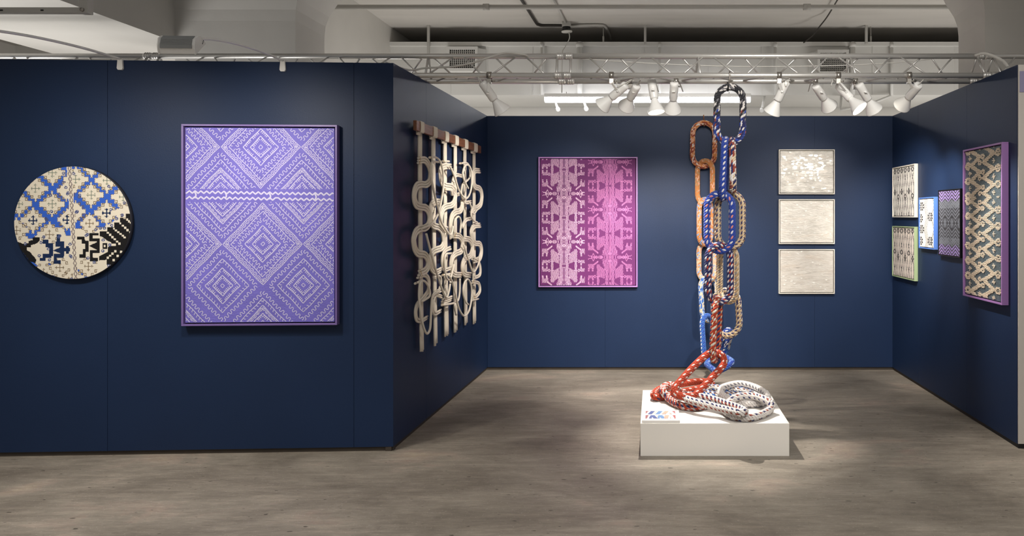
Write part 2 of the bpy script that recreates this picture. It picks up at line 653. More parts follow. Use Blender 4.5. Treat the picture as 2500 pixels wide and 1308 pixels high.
def spotlight(px, py, depth, target, power, label, hang, size=62, blend=0.6, cord=1, lit=True):
    """white bell spotlight; (px, py) = middle of the barrel"""
    mid = at(px, py, depth)
    ax = (Vector(target) - mid).normalized()
    clampz = TZ
    r = empty('spotlight', (mid.x + hang[0], hang[1], clampz), label, 'lamp', 'white spotlights under the truss')
    og = r.location

    def part(name, mb, mats=M_lampw, par=r):
        o = mb.build(name, mats, par, og)
        return o
    top = mid - ax * 0.075
    mb = MB()      # barrel
    mb.lathe([(0.0, 0), (0.024, 0), (0.0305, 0.006), (0.0315, 0.02), (0.0315, 0.14), (0.029, 0.15), (0.0, 0.15)], top, ax, 20)
    part('barrel', mb)
    mb = MB()      # bell shade
    b0 = top + ax * 0.148
    mb.lathe([(0.0, 0), (0.022, 0), (0.024, 0.008), (0.028, 0.02), (0.044, 0.055), (0.058, 0.084), (0.0625, 0.096), (0.0645, 0.099), (0.0645, 0.104),
              (0.0615, 0.104), (0.058, 0.092), (0.04, 0.055), (0.02, 0.03)], b0, ax, 28)
    sh = part('bell_shade', mb)
    mb = MB()
    mb.lathe([(0.0, 0.002), (0.03, 0.0), (0.05, -0.006), (0.053, -0.012)], b0 + ax * 0.095, ax, 24)
    part('bulb', mb, M_bulb if lit else M_lampw, r)
    # bracket and clamp
    side = Vector((0, -1, 0)).cross(ax)
    side = (side - ax * side.dot(ax)).normalized() if side.length > 0.01 else Vector((1, 0, 0))
    up = mid + ax * 0.01 + Vector((0, -0.034, 0))
    mb = MB()
    u2 = Vector((og.x, hang[1] - 0.012, clampz - 0.052))
    d = (u2 - up)
    L = d.length
    q = d.to_track_quat('Z', 'Y').to_matrix().to_4x4()
    mb.box((-0.011, -0.002, -0.02), (0.011, 0.002, L), 0, Matrix.Translation(up) @ q)
    mb.lathe([(0, 0), (0.009, 0), (0.009, 0.008), (0, 0.008)], up + Vector((0, -0.008, 0)), (0, 1, 0), 12)
    part('bracket', mb)
    mb = MB()
    mb.lathe([(0.0198, -0.016), (0.026, -0.016), (0.026, 0.016), (0.0198, 0.016)], (og.x, hang[1], clampz), (1, 0, 0), 16)
    mb.box((og.x - 0.014, hang[1] - 0.014, clampz - 0.058), (og.x + 0.014, hang[1] + 0.014, clampz - 0.024))
    cl = part('clamp', mb, M_steel)
    mb = MB()
    mb.cyl((og.x + 0.014, hang[1], clampz - 0.04), (og.x + 0.04, hang[1], clampz - 0.04), 0.005, 8)
    part('clamp_bolt', mb, M_steel, cl)
    mb = MB()      # cord
    a = top
    pts = smooth([a + ax * 0.004, a - ax * 0.035 + Vector((0.012 * cord, 0, 0.012)), Vector((og.x + 0.05 * cord, hang[1], clampz - 0.075)), Vector((og.x + 0.035 * cord, hang[1] + 0.01, clampz - 0.024))], 6)
    mb.tube(pts, 0.0035, 6)
    part('power_cord', mb, M_cable)
    L = bpy.data.lights.new('spot_beam', 'SPOT')
    L.energy = power
    L.color = (1.0, 0.93, 0.84)
    L.spot_size = math.radians(size)
    L.spot_blend = blend
    L.shadow_soft_size = 0.025
    lo = bpy.data.objects.new('spot_beam', L)
    COL.objects.link(lo)
    lo.location = b0 + ax * 0.112
    area_aim(lo, ax)
    return r


LAMPS = [
    # px, py, depth, target, watts, label, (dx, depth of chord)
    (1192, 222, 5.52, (0.1, 6.5, 0.4), 110, 'white bell spotlight hanging alone nearest the left wall, aimed right', (0.015, TF), 60, -1),
    (1511, 222, 5.55, (-1.62, 6.35, 1.35), 110, 'white spotlight aimed left, first of the four clustered left of the chain', (-0.05, TF), 66, 1),
    (1547, 224, 5.66, (-0.95, WB, 1.25), 80, 'white spotlight aimed down left, second of the four left of the chain', (-0.03, TB_), 62, 1),
    (1594, 218, 5.60, (0.30, 5.20, 0.2), 300, 'white spotlight with its lit bulb showing, third of the four left of the chain', (-0.01, TB_), 50, 1),
    (1645, 222, 5.60, (0.05, 7.3, 0.75), 240, 'white spotlight pointing down, nearest to the left of the rope chain', (0.02, TB_), 78, 1),
    (1909, 222, 5.55, (0.05, 6.7, 0.35), 180, 'white spotlight aimed left, first to the right of the rope chain', (-0.03, TF), 62, 1),
    (2001, 224, 5.66, (2.28, 6.95, 1.35), 150, 'white spotlight aimed right and back, second to the right of the chain', (-0.02, TB_), 60, -1),
    (2061, 224, 5.56, (2.2, 4.95, 1.2), 130, 'white spotlight with glowing open mouth above the right half of the booth', (-0.06, TF), 62, -1),
    (2108, 224, 5.60, (2.3, 6.2, 1.4), 95, 'white spotlight aimed right, close beside the one with glowing mouth', (-0.03, TB_), 62, -1),
    (2231, 222, 5.55, (1.35, WB, 1.30), 78, 'white spotlight nearest the right wall, aimed left at the three pale panels', (-0.055, TF), 60, 1),
]
for (px, py, dep, tgt, w, lab, hang, size, cd) in LAMPS:
    spotlight(px, py, dep, tgt, w, lab, hang, size, 0.75, cd)


# ---------------------------------------------------------------- floodlights on arms above the front wall
def floodlight(clip_px, clip_py, label, power, reach=1.0):
    w0 = PL1 + FN * 0.0
    c = hit(clip_px, clip_py, w0, FN)
    r = empty('arm_floodlight', (c.x, c.y, TOP), label, 'lamp', 'floodlights on arms along the front wall')
    og = r.location
    back = -FN
    M = Matrix.Translation((c.x, c.y, TOP)) @ Matrix((FD, back, Vector((0, 0, 1)))).transposed().to_4x4()   # local: x right, y towards viewer, z up

    def part(name, mb, mats, par=r):
        return mb.build(name, mats, par, og)
    mb = MB()
    mb.prism([(-0.013, 0.01), (0.013, 0.01), (0.018, -0.052), (0.012, -0.062), (-0.012, -0.062), (-0.018, -0.052)], 0.002, 0.016, 0, 'y', M)
    mb.box((-0.012, -0.05, 0.001), (0.012, 0.016, 0.011), 0, M)
    part('clip', mb, M_lampw)
    mb = MB()
    pts = [(0, 0.012, 0.006), (0, 0.3 * reach, 0.001), (0, 0.6 * reach, -0.02), (0, 0.84 * reach, -0.05), (0, 0.98 * reach, -0.078)]
    mb.tube([M @ p for p in smooth(pts, 6)], 0.0075, 10)
    part('arm', mb, M_lampw)
    hy, hz = 0.98 * reach + 0.06, -0.12       # head reference (towards viewer, height)
    prof = [(hy - 0.10, hz + 0.022), (hy - 0.062, hz + 0.05), (hy - 0.03, hz + 0.046), (hy - 0.008, hz + 0.028), (hy, hz), (hy - 0.002, hz - 0.02), (hy - 0.012, hz - 0.045)]
    mb = MB()
    mb.prism(prof, -0.175, 0.0, 0, 'x', M)
    part('housing', mb, M_lampw)
    for q in (-0.178, -0.002):
        mb = MB()
        mb.prism([(y + (0.004 if y > hy - 0.03 else -0.003), z + (0.004 if z > hz else -0.004)) for y, z in prof], q, q + 0.006, 0, 'x', M)
        part('end_plate', mb, M_lampw)
    mb = MB()
    fins = [(hy - 0.03, hz + 0.048), (hy - 0.008, hz + 0.030), (hy + 0.0015, hz), (hy, hz - 0.02)]
    for (a, b) in zip(fins, fins[1:]):
        n = 5
        for i in range(n):
            t = (i + 0.5) / n
            y, z = a[0] + (b[0] - a[0]) * t, a[1] + (b[1] - a[1]) * t
            mb.box((-0.165, y - 0.0028, z - 0.0022), (-0.012, y + 0.0032, z + 0.0016), 0, M)
    part('cooling_fins', mb, M_fin)
    mb = MB()
    n = Vector((0, -(0.067), -(0.088))).normalized()
    a, b = Vector((0, hy - 0.10, hz + 0.022)), Vector((0, hy - 0.012, hz - 0.045))
    o = n * 0.003
    mb.face([M @ (a.lerp(b, 0.06) + o + Vector((-0.168, 0, 0))), M @ (a.lerp(b, 0.06) + o + Vector((-0.008, 0, 0))),
             M @ (a.lerp(b, 0.94) + o + Vector((-0.008, 0, 0))), M @ (a.lerp(b, 0.94) + o + Vector((-0.168, 0, 0)))])
    part('lens', mb, M_lens)
    mb = MB()
    for z in (0.02, 0.028, 0.036):
        mb.cyl(M @ Vector((0.004, hy - 0.06 - z * 0.5, hz + z)), M @ Vector((0.0055, hy - 0.06 - z * 0.5, hz + z)), 0.003, 8)
    part('screw', mb, M_black)
    L = bpy.data.lights.new('flood_beam', 'AREA')
    L.shape = 'RECTANGLE'
    L.size, L.size_y = 0.16, 0.09
    L.energy = power
    L.color = (1.0, 0.93, 0.82)
    L.spread = math.radians(125)
    lo = bpy.data.objects.new('flood_beam', L)
    COL.objects.link(lo)
    ctr = (a + b) / 2 + Vector((-0.088, 0, 0)) + n * 0.012
    lo.location = M @ ctr
    d = (M.to_3x3() @ Vector((0, -0.62, -0.78))).normalized()
    area_aim(lo, d)


floodlight(692, 147, 'grey ribbed floodlight on a white arm above the purple painting', 9)
floodlight(296, 143, 'arm of the floodlight above the round artwork, its head past the left edge', 8, 1.17)

# ---------------------------------------------------------------- hall fittings
mb = MB()
tx0, tx1 = at(1330, 245, 9.4).x, at(1832, 245, 9.4).x
tz = at(1330, 244, 9.4).z
r = empty('tube_light', ((tx0 + tx1) / 2, 9.4, tz), 'long glowing tube light hanging behind the booth', 'lamp')
mb.box((tx0, 9.34, tz + 0.028), (tx1, 9.46, tz + 0.07))
mb.build('housing', M_lampw, r, r.location, bevel=0.004)
mb = MB()
mb.prism([(9.345, tz + 0.028), (9.455, tz + 0.028), (9.455, tz - 0.016), (9.43, tz - 0.028), (9.37, tz - 0.028), (9.345, tz - 0.016)], tx0 + 0.004, tx1 - 0.004)
mb.build('diffuser', M_tube, r, r.location)
for px in (1383, 1780):
    mb = MB()
    x = at(px, 240, 9.4).x
    mb.cyl((x, 9.4, tz + 0.07), (x, 9.4, 3.0), 0.004, 6)
    mb.build('hanging_wire', M_steel, r, r.location)


def vent(x0, y0, x1, y1, label, left):
    a, b = at(x0, y1, 9.6), at(x1, y0, 9.6)
    r = empty('air_vent', ((a.x + b.x) / 2, 9.7, a.z), label, 'vent', 'air vents on the duct')
    og = r.location
    w = 0.035
    mb = MB()
    mb.box((a.x, 9.6, a.z), (b.x, 9.7, a.z + w))
    mb.box((a.x, 9.6, b.z - w), (b.x, 9.7, b.z))
    mb.box((a.x, 9.6, a.z + w), (a.x + w, 9.7, b.z - w))
    mb.box((b.x - w, 9.6, a.z + w), (b.x, 9.7, b.z - w))
    s = 0.09
    if left:
        mb.prism([(a.x, 9.61), (a.x, 9.7), (a.x - s, 9.7)], a.z, b.z - 0.02, 0, 'z')
    else:
        mb.prism([(b.x, 9.61), (b.x, 9.7), (b.x + s, 9.7)], a.z, b.z - 0.02, 0, 'z')
    mb.build('frame', M_duct, r, og)
    mb = MB()
    mb.box((a.x + w, 9.66, a.z + w), (b.x - w, 9.69, b.z - w))
    mb.build('opening', M_black, r, og)
    mb = MB()
    n = 13
    for i in range(1, n):
        x = a.x + w + (b.x - a.x - 2 * w) * i / n
        mb.box((x - 0.004, 9.62, a.z + w), (x + 0.004, 9.655, b.z - w))
    for i in range(1, 9):
        z = a.z + w + (b.z - a.z - 2 * w) * i / 9
        mb.box((a.x + w, 9.63, z - 0.0035), (b.x - w, 9.65, z + 0.0035))
    mb.build('grille', M_grey, r, og)


vent(1090, 113, 1166, 173, 'square grey air vent behind the truss on the left', False)
vent(1996, 121, 2073, 181, 'square grey air vent behind the truss on the right', True)


def pipe(name, pts, rad, m, label, cat='pipe', group=None, seg=10, curve=True, collars=()):
    mb = MB()
    p = smooth(pts, 6) if curve and len(pts) > 2 else [Vector(q) for q in pts]
    mb.tube(p, rad, seg)
    for c, rr, ln in collars:
        c = Vector(c)
        d = (Vector(pts[-1]) - Vector(pts[0])).normalized()
        mb.cyl(c - d * ln / 2, c + d * ln / 2, rr, seg)
    return tag(mb.build(name, m, origin=p[0]), label, cat, group)


py_, pz_ = 7.89, 3.62
pipe('sprinkler_pipe', [(-3.32, py_, pz_), (4.2, py_, pz_)], 0.024, M_grey, 'long grey sprinkler pipe running straight across below the ceiling', 'pipe',
     collars=[((at(1187, 17, py_).x, py_, pz_), 0.034, 0.06), ((at(1970, 17, py_).x, py_, pz_), 0.034, 0.07), ((at(805, 17, py_).x, py_, pz_), 0.03, 0.05)])
ZC = CZ - 0.018
pipe('dark_conduit', [onz(1268, -8, ZC), onz(1287, 21, ZC), onz(1309, 56, ZC), onz(1314, 60, ZC), onz(1322, 62.3, ZC), onz(1340, 62.6, ZC), onz(1372, 62.6, ZC)], 0.016, M_dpipe,
     'dark conduit bending along the ceiling to the junction box', 'conduit')
pipe('white_conduit', [onz(1348, -8, ZC), onz(1381, 56, ZC)], 0.012, M_grey, 'pale straight conduit running over the ceiling into the junction box', 'conduit')
pipe('curved_conduit', [onz(1393, 62.6, ZC), onz(1430, 61, ZC), onz(1466, 61, ZC), onz(1478, 66, ZC), onz(1488, 84, ZC), onz(1490, 97, ZC)], 0.014, M_grey,
     'pale conduit leaving the junction box to the right and curving back', 'conduit')
jc = onz(1383, 60, CZ - 0.03)
r = empty('junction_box', (jc.x, jc.y, CZ), 'ceiling junction box with a black collar and pale disc', 'electrical box')
mb = MB()
mb.box((jc.x - 0.05, jc.y - 0.05, CZ - 0.06), (jc.x + 0.05, jc.y + 0.05, CZ))
mb.build('box', M_grey, r, r.location, bevel=0.004)
mb = MB()
mb.lathe([(0.0, 0), (0.05, 0), (0.048, 0.05), (0, 0.05)], (jc.x, jc.y, CZ - 0.06), (0, 0, -1), 20)
mb.build('collar', M_black, r, r.location)
mb = MB()
mb.lathe([(0.0, 0), (0.066, 0), (0.066, 0.012), (0, 0.014)], (jc.x + 0.004, jc.y, CZ - 0.11), (0.06, 0, -1), 24)
mb.build('disc', M_cable, r, r.location)
mb = MB()
mb.tube(smooth([(jc.x + 0.03, jc.y, CZ - 0.12), (jc.x + 0.035, jc.y, CZ - 0.2), (jc.x - 0.02, jc.y, CZ - 0.31), (jc.x - 0.04, jc.y - 0.1, CZ - 0.42), (jc.x - 0.045, jc.y - 0.1, 2.985)], 6), 0.006, 6)
mb.build('flex_cable', M_cable, r, r.location)

for px, y0, y1, lab in ((1046, 66, 132, 'flat strut hanger reaching from the ceiling past the left air vent'), (1575, 70, 107, 'flat strut hanger above the duct, behind the middle spotlights'),
                        (2115, 70, 107, 'flat strut hanger above the duct, right of the right air vent')):
    mb = MB()
    p = at(px, y1, 9.62)
    mb.box((p.x - 0.015, 9.61, p.z), (p.x + 0.015, 9.635, CZ))
    tag(mb.build('strut_hanger', M_grey, origin=(p.x, 9.62, CZ)), lab, 'hanger', 'strut hangers under the ceiling')
for px, y1, lab in ((1473, 106, 'thin rod with a nut on top of the duct, right of the junction box'), (2126, 106, 'thin rod with a nut on top of the duct, beside the right strut hanger')):
    mb = MB()
    p = at(px, y1, 9.69)
    mb.cyl((p.x, 9.69, p.z), (p.x, 9.69, CZ), 0.005, 6)
    mb.cyl((p.x, 9.69, p.z), (p.x, 9.69, p.z + 0.09), 0.012, 8)
    tag(mb.build('threaded_rod', M_grey, origin=(p.x, 9.69, CZ)), lab, 'rod', 'threaded rods under the ceiling')
vp = [(1322, 0.016, 'thin vertical pipe on the duct, left of the tube light'), (1415, 0.035, 'thick vertical pipe on the duct, above the left part of the tube light'),
      (1611, 0.016, 'thin vertical pipe on the duct behind the fourth spotlight'), (1893, 0.02, 'vertical pipe on the duct behind the first spotlight right of the chain'),
      (2082, 0.034, 'thick vertical pipe on the duct beside the right air vent'), (2178, 0.018, 'vertical pipe on the duct above the right back corner')]
for px, rr, lab in vp:
    x = at(px, 170, 9.64).x
    pipe('wall_pipe', [(x, 9.655, 3.0), (x, 9.655, 3.66)], rr, M_duct, lab, 'pipe', 'vertical pipes on the duct', collars=[((x, 9.655, 3.62), rr * 1.35, 0.05)])
pipe('branch_pipe', [(at(2176, 226, 9.69).x, 9.7, 3.02), at(2174, 234, 9.66), at(2120, 256, 9.6), at(2052, 268, 9.55), at(2052, 258, 9.6), at(2054, 235, 9.72)], 0.016, M_duct, 'short bent pipe leading down from the duct near the right corner', 'pipe', curve=False)
for a, b, lab in (((1345, 250), (1362, 266), 'thin stub pipe below the left end of the tube light'), ((1418, 250), (1431, 265), 'stub pipe with round end below the tube light'),
                  ((1873, 255), (1860, 268), 'stub pipe just right of the tube light')):
    q = at(*b, 9.58)
    p = Vector((at(*a, 9.58).x, 9.8, 3.012))
    pipe('stub_pipe', [p, q], 0.016, M_duct, lab, 'pipe', 'stub pipes behind the tube light', collars=[(q, 0.026, 0.04)])

YC = 5.42
pipe('white_cable', [at(940, 152, 5.05), at(985, 168, 5.2), at(1010, 171, YC), at(1040, 166, YC), at(1100, 163, YC), at(1150, 154, YC), at(1195, 140, YC), at(1235, 129, YC + 0.1), at(1275, 132, YC + 0.13), at(1290, 138, YC + 0.18)], 0.007, M_cable,
     'white cable sagging across the truss in front of the left air vent', 'cable')
pipe('thin_cable', [at(1415, 143, 5.9), at(1500, 149, 5.9), at(1640, 157, 5.9), at(1800, 162, 5.9), at(2000, 161, 5.9), at(2150, 155, 5.9), at(2250, 147, 5.9), at(2300, 138, 5.75)], 0.004, M_cable,
     'thin pale cable strung behind the right truss section', 'cable')
pipe('hanging_cord', [onz(2048, -6, 3.8), onz(2020, 40, 3.8), at(2000, 66, 9.2), at(1985, 86, 9.4), at(1962, 104, 9.55)], 0.008, M_dpipe, 'dark cord hanging from the ceiling on the right', 'cable')
pipe('bundled_cable', [at(2380, 136, 5.5), at(2400, 131, 5.45), at(2420, 135, 5.4), at(2438, 143, 5.35), at(2452, 152, 5.3), at(2461, 164, 5.25)], 0.011, M_cable, 'pale cable bundle looped over the truss by the right wall', 'cable')

r = empty('metal_strut', (-3.6, 4.6, 2.926), 'painted metal strut under the soffit in the top left corner', 'strut')
mb = MB()
z0, z1 = at(0, 33, 4.6).z, at(0, 20, 4.6).z
xr = at(222, 30, 4.6).x
mb.box((-4.4, 4.58, z0), (xr - 0.02, 4.62, z1))
for x in (-4.1, -3.86, -3.62):
    mb.box((x - 0.008, 4.577, z0 + 0.01), (x + 0.008, 4.581, z0 + 0.018), 1)
mb.build('rail', [M_grey, M_black], r, r.location)
mb = MB()
mb.box((xr - 0.05, 4.57, z0 - 0.004), (xr, 4.62, 3.0))
mb.build('upright', M_grey, r, r.location)
mb = MB()
mb.lathe([(0, 0), (0.012, 0), (0.012, 0.01), (0, 0.01)], (xr - 0.028, 4.57, z0 + 0.014), (0, -1, 0), 6)
mb.build('bolt', M_steel, r, r.location)

# ---------------------------------------------------------------- pedestal
PY0, PY1, PT = 4.83, 5.753, 0.204
PX0, PX1 = at(1563.5, 1100, PY0).x, at(1927, 1100, PY0).x
mb = MB()
mb.box((PX0, PY0, 0), (PX1, PY1, PT))
o = mb.build('pedestal', M_ped, origin=((PX0 + PX1) / 2, (PY0 + PY1) / 2, 0), bevel=0.0015)
tag(o, 'low square white pedestal standing on the concrete floor under the rope chain', 'pedestal')

# ---------------------------------------------------------------- framed works
PLANE = {'back': (Vector((0, WB, 0)), Vector((0, 1, 0)), 0.0),
         'front': (PL1.copy(), FN.copy(), math.atan2(FD.y, FD.x)),
         'right': (PR0.copy(), Vector((PR0.y - PR1.y, PR1.x - PR0.x, 0)).normalized(), math.atan2((PR1 - PR0).y, (PR1 - PR0).x)),
         'left': (PL0.copy(), Vector((-(PL0 - PL1).y, (PL0 - PL1).x, 0)).normalized(), math.atan2((PL0 - PL1).y, (PL0 - PL1).x))}
M_gapm = mat('black_frame_gap', (14, 13, 16), rough=0.8)


def art(name, label, cat, side, xl, xr, yl, yr, t, fw, gap, rec, fmat, group=None):
    """float-framed panel whose front face spans xl..xr; yl / yr = (top, bottom) at the left / right edge"""
    p0, n, rz = PLANE[side]
    q = p0 - n * t
    a, b = hit(xl, yl[0], q, n), hit(xl, yl[1], q, n)
    c, d = hit(xr, yr[0], q, n), hit(xr, yr[1], q, n)
    W = ((c - a) * Vector((1, 1, 0))).length if False else math.hypot(c.x - a.x, c.y - a.y)
    zt, zb = (a.z + c.z) / 2, (b.z + d.z) / 2
    H = zt - zb
    mid = Vector(((a.x + c.x) / 2, (a.y + c.y) / 2, (zt + zb) / 2)) + n * t
    e = empty(name, mid - n * 0.0015, label, cat, group, rz)
    mb = MB()
    w, h = W / 2, H / 2
    mb.box((-w, -t, h - fw), (w, 0, h))
    mb.box((-w, -t, -h), (w, 0, -h + fw))
    mb.box((-w, -t, -h + fw), (-w + fw, 0, h - fw))
    mb.box((w - fw, -t, -h + fw), (w, 0, h - fw))
    mb.build('frame', fmat, e, bevel=0.0012)
    mb = MB()
    mb.box((-w + fw, -0.008, -h + fw), (w - fw, -0.001, h - fw))
    mb.build('backing', M_gapm, e)
    return e, w - fw - gap, h - fw - gap, -(t - rec)


def canvas_box(mb, w, h, y, mi=0):
    """edges of the stretched canvas behind its painted face"""
    for lo, hi in (((-w, y, h), (w, -0.008, h)), ((-w, y, -h), (w, -0.008, -h))):
        mb.face([(lo[0], y, lo[2]), (hi[0], y, lo[2]), (hi[0], -0.008, lo[2]), (lo[0], -0.008, lo[2])], mi)
    for x in (-w, w):
        mb.face([(x, y, -h), (x, y, h), (x, -0.008, h), (x, -0.008, -h)], mi)


# ---- purple meander painting ------------------------------------------------
M_pframe = mat('purple_frame_lacquer', (118, 98, 160), rough=0.4)
M_pground = mat('violet_canvas', (112, 104, 196), rough=0.65, bump=0.3, bscale=120, var=0.10, vscale=5, linear=False)
M_pline = mat('pale_lilac_paint', (206, 202, 230), rough=0.6, bump=0.2, bscale=200)
e, cw, ch, cy_ = art('purple_painting', 'large violet painting of pale meander diamonds in a purple frame on the front wall', 'painting', 'front',
                     442.5, 823, (303, 793.5), (304.5, 795.5), 0.045, 0.012, 0.008, 0.010, M_pframe)
mb = MB()
canvas_box(mb, cw, ch, cy_)
mb.face([(-cw, cy_, -ch), (cw, cy_, -ch), (cw, cy_, ch), (-cw, cy_, ch)], 0)
U0, U1, V0, V1 = 452.0, 817.0, 310.0, 787.0


def to_local(u, v):
    return ((u - U0) / (U1 - U0) * 2 * cw - cw, ch - (v - V0) / (V1 - V0) * 2 * ch)


def paint(pts, w=2.2, vmin=V0, vmax=V1, dy=.0007):
    """one brush line in picture units, cut where it leaves the canvas or its band"""
    k = (U1 - U0) / (2 * cw)
    run = []
    for (u, v) in pts:
        if U0 + 1 < u < U1 - 1 and vmin + 1 < v < vmax - 1:
            run.append(to_local(u, v))
        else:
            if len(run) > 1:
                mb.ribbon(run, w / k, cy_ - dy, 1)
            run = []
    if len(run) > 1:
        mb.ribbon(run, w / k, cy_ - dy, 1)


def dense(pts, step=1.6):
    out = []
    for (a, b), (c, d) in zip(pts, pts[1:]):
        n = max(1, int(math.hypot(c - a, d - b) / step))
        out += [(a + (c - a) * i / n, b + (d - b) * i / n) for i in range(n)]
    return out + [pts[-1]]


def rounded(pts, it=1):
    for _ in range(it):
        q = [pts[0]]
        for a, b in zip(pts, pts[1:]):
            q += [(a[0] * .75 + b[0] * .25, a[1] * .75 + b[1] * .25), (a[0] * .25 + b[0] * .75, a[1] * .25 + b[1] * .75)]
        pts = q + [pts[-1]]
    return pts


def tile(cx, cy, hx, hy, feats, vmin, vmax):
    R = random.Random(int(cx * 7 + cy * 13))
    cor = [(hx, 0), (0, hy), (-hx, 0), (0, -hy)]
    for si in range(4):
        A, B = cor[si], cor[(si + 1) % 4]
        for kind, r, prm in feats:
            P0, P1 = (cx + A[0] * r, cy + A[1] * r), (cx + B[0] * r, cy + B[1] * r)
            L = math.hypot(P1[0] - P0[0], P1[1] - P0[1])
            ux, uy = (P1[0] - P0[0]) / L, (P1[1] - P0[1]) / L
            nx, ny = cx - (P0[0] + P1[0]) / 2, cy - (P0[1] + P1[1]) / 2
            d = math.hypot(nx, ny)
            nx, ny = nx / d, ny / d
            ph = R.uniform(0, 6)

            def W(s, h):
                wob = 0.7 * math.sin(s * 0.11 + ph)
                return (P0[0] + ux * s + nx * (h + wob), P0[1] + uy * s + ny * (h + wob))
            lw = prm.get('w', 2.0) * .8
            if kind in ('line', 'comb', 'hooks', 'spirals') and not prm.get('bare'):
                paint(dense([W(s, 0) for s in np.linspace(0, L, max(3, int(L / 8)))]), lw, vmin, vmax)
            if kind == 'comb':
                sp, ln, gp = prm.get('sp', 4.3), prm.get('len', 6.4), prm.get('gap', 0)
                s, i = 7.0, 0
                while s < L - 6:
                    if not (gp and i % gp == gp - 1):
                        paint(dense([W(s, 0), W(s + R.uniform(-.6, .6), ln * R.uniform(.85, 1.1))]), lw * .95, vmin, vmax, .0010)
                    s += sp
                    i += 1
            elif kind == 'hooks':
                s = 6.0
                while s < L - 7:
                    ln = prm.get('len', 4.6)
                    paint(dense(rounded([W(s, 0), W(s, ln * .7), W(s + .6, ln), W(s + 2.6, ln + .6)])), lw * .9, vmin, vmax, .0010)
                    s += prm.get('sp', 8.4) * R.uniform(.92, 1.08)
            elif kind == 'meander':
                p, am = prm.get('p', 10.8), prm.get('a', 7.0)
                pts = []
                n = max(3, round((L - 4) / p))
                p = (L - 4) / n
                for i in range(n):
                    s = 2 + i * p
                    pts += [W(s, -am / 2), W(s + p * .06, am / 2), W(s + p * .5, am / 2), W(s + p * .56, -am / 2)]
                pts.append(W(L - 2, -am / 2))
                paint(dense(rounded(pts)), lw, vmin, vmax)
            elif kind == 'spirals':
                p, hgt = prm.get('p', 12.4), prm.get('h', 9.4)
                n = max(2, round((L - 8) / p))
                p = (L - 8) / n
                w = p * .72
                for i in range(n):
                    s = 4 + i * p
                    pts = [W(s, 0), W(s, hgt), W(s + w, hgt), W(s + w, hgt * .28), W(s + w * .38, hgt * .28), W(s + w * .38, hgt * .66), W(s + w * .62, hgt * .66)]
                    paint(dense(rounded(pts)), lw * .95, vmin, vmax, .0010)


FA = [('line', .05, dict(w=1.8)), ('comb', .26, dict(w=2.3)), ('comb', .44, dict(gap=6, w=2.4)), ('meander', .61, {}), ('hooks', .79, {}), ('spirals', .985, dict(h=9.4))]
FB = [('line', .05, dict(w=1.8)), ('comb', .25, dict(w=2.3)), ('comb', .43, dict(gap=6, w=2.3)), ('hooks', .645, dict(len=5.4)), ('meander', .84, dict(p=12))]
FB2 = [('comb', .17, dict(w=2.0)), ('comb', .34, dict(gap=5, w=2.3)), ('spirals', .52, dict(h=7.0, p=11)), ('hooks', .70, dict(len=5.2)), ('meander', .85, dict(p=11.5))]
BU, BL = 462.0, 491.0
for k in (-1, 0, 1):
    tile(636 + 198 * k, 357, 99, 103, FA, V0, BU)
for k in (-1, 0, 1):
    tile(538 + 199 * k, 461, 99, 103, FB2, V0, BU)
    tile(538 + 199 * k, 253, 99, 103, FB, V0, BU)
for k in (-1, 0, 1):
    tile(641 + 198 * k, 595, 99, 102, FA, BL, V1)
    tile(543 + 198 * k, 493, 99, 102, FB2, BL, V1)
    tile(543 + 198 * k, 697, 99, 102, FB, BL, V1)
    tile(641 + 198 * k, 799, 99, 102, FB2, BL, V1)
zz = []
for row, (v0, sg) in enumerate(((467.5, 1), (481.5, -1))):
    pts = []
    i = 0
    u = U0 - 4
    while u < U1 + 6:
        s = sg if u > 672 else 1
        pts.append((u, v0 + (u - U0) * .014 + (3.0 if i % 2 else -3.0) * s))
        u += 7.0
        i += 1
    paint(dense(pts), 3.6)
for u in (478, 552, 660, 772):
    paint(dense([(u - 3, 467.5 + (u - U0) * .014), (u, 473 + (u - U0) * .014), (u, 477 + (u - U0) * .014), (u - 3, 482.5 + (u - U0) * .014)]), 3.6, dy=.0013)
mb.build('canvas', [M_pground, M_pline], e)

# ---- magenta zebra-stripe painting -------------------------------------------
M_mframe = mat('mauve_frame_lacquer', (170, 124, 188), rough=0.4)
M_mground = mat('magenta_canvas', (108, 36, 104), rough=0.7, bump=0.2, bscale=150, var=0.12, vscale=3)
M_mpale = mat('pale_pink_paint', (236, 196, 224), rough=0.65, bump=0.2, bscale=200)
e, cw, ch, cy_ = art('magenta_painting', 'magenta painting with two pale columns of mirrored striped animals on the back wall', 'painting', 'back',
                     1314.5, 1556.5, (382.5, 700.5), (383.5, 701), 0.045, 0.0125, 0.006, 0.010, M_mframe)
Wp, Hp = 362, 477
X, Y = np.meshgrid((np.arange(Wp) + .5) / Wp * 906 + 72, (np.arange(Hp) + .5) / Hp * 1193 + 62)   # survey units of the canvas
white = np.zeros((Hp, Wp), bool)


def wig(v, f, a, ph=0.0):
    return a * np.sin(v * f + ph)


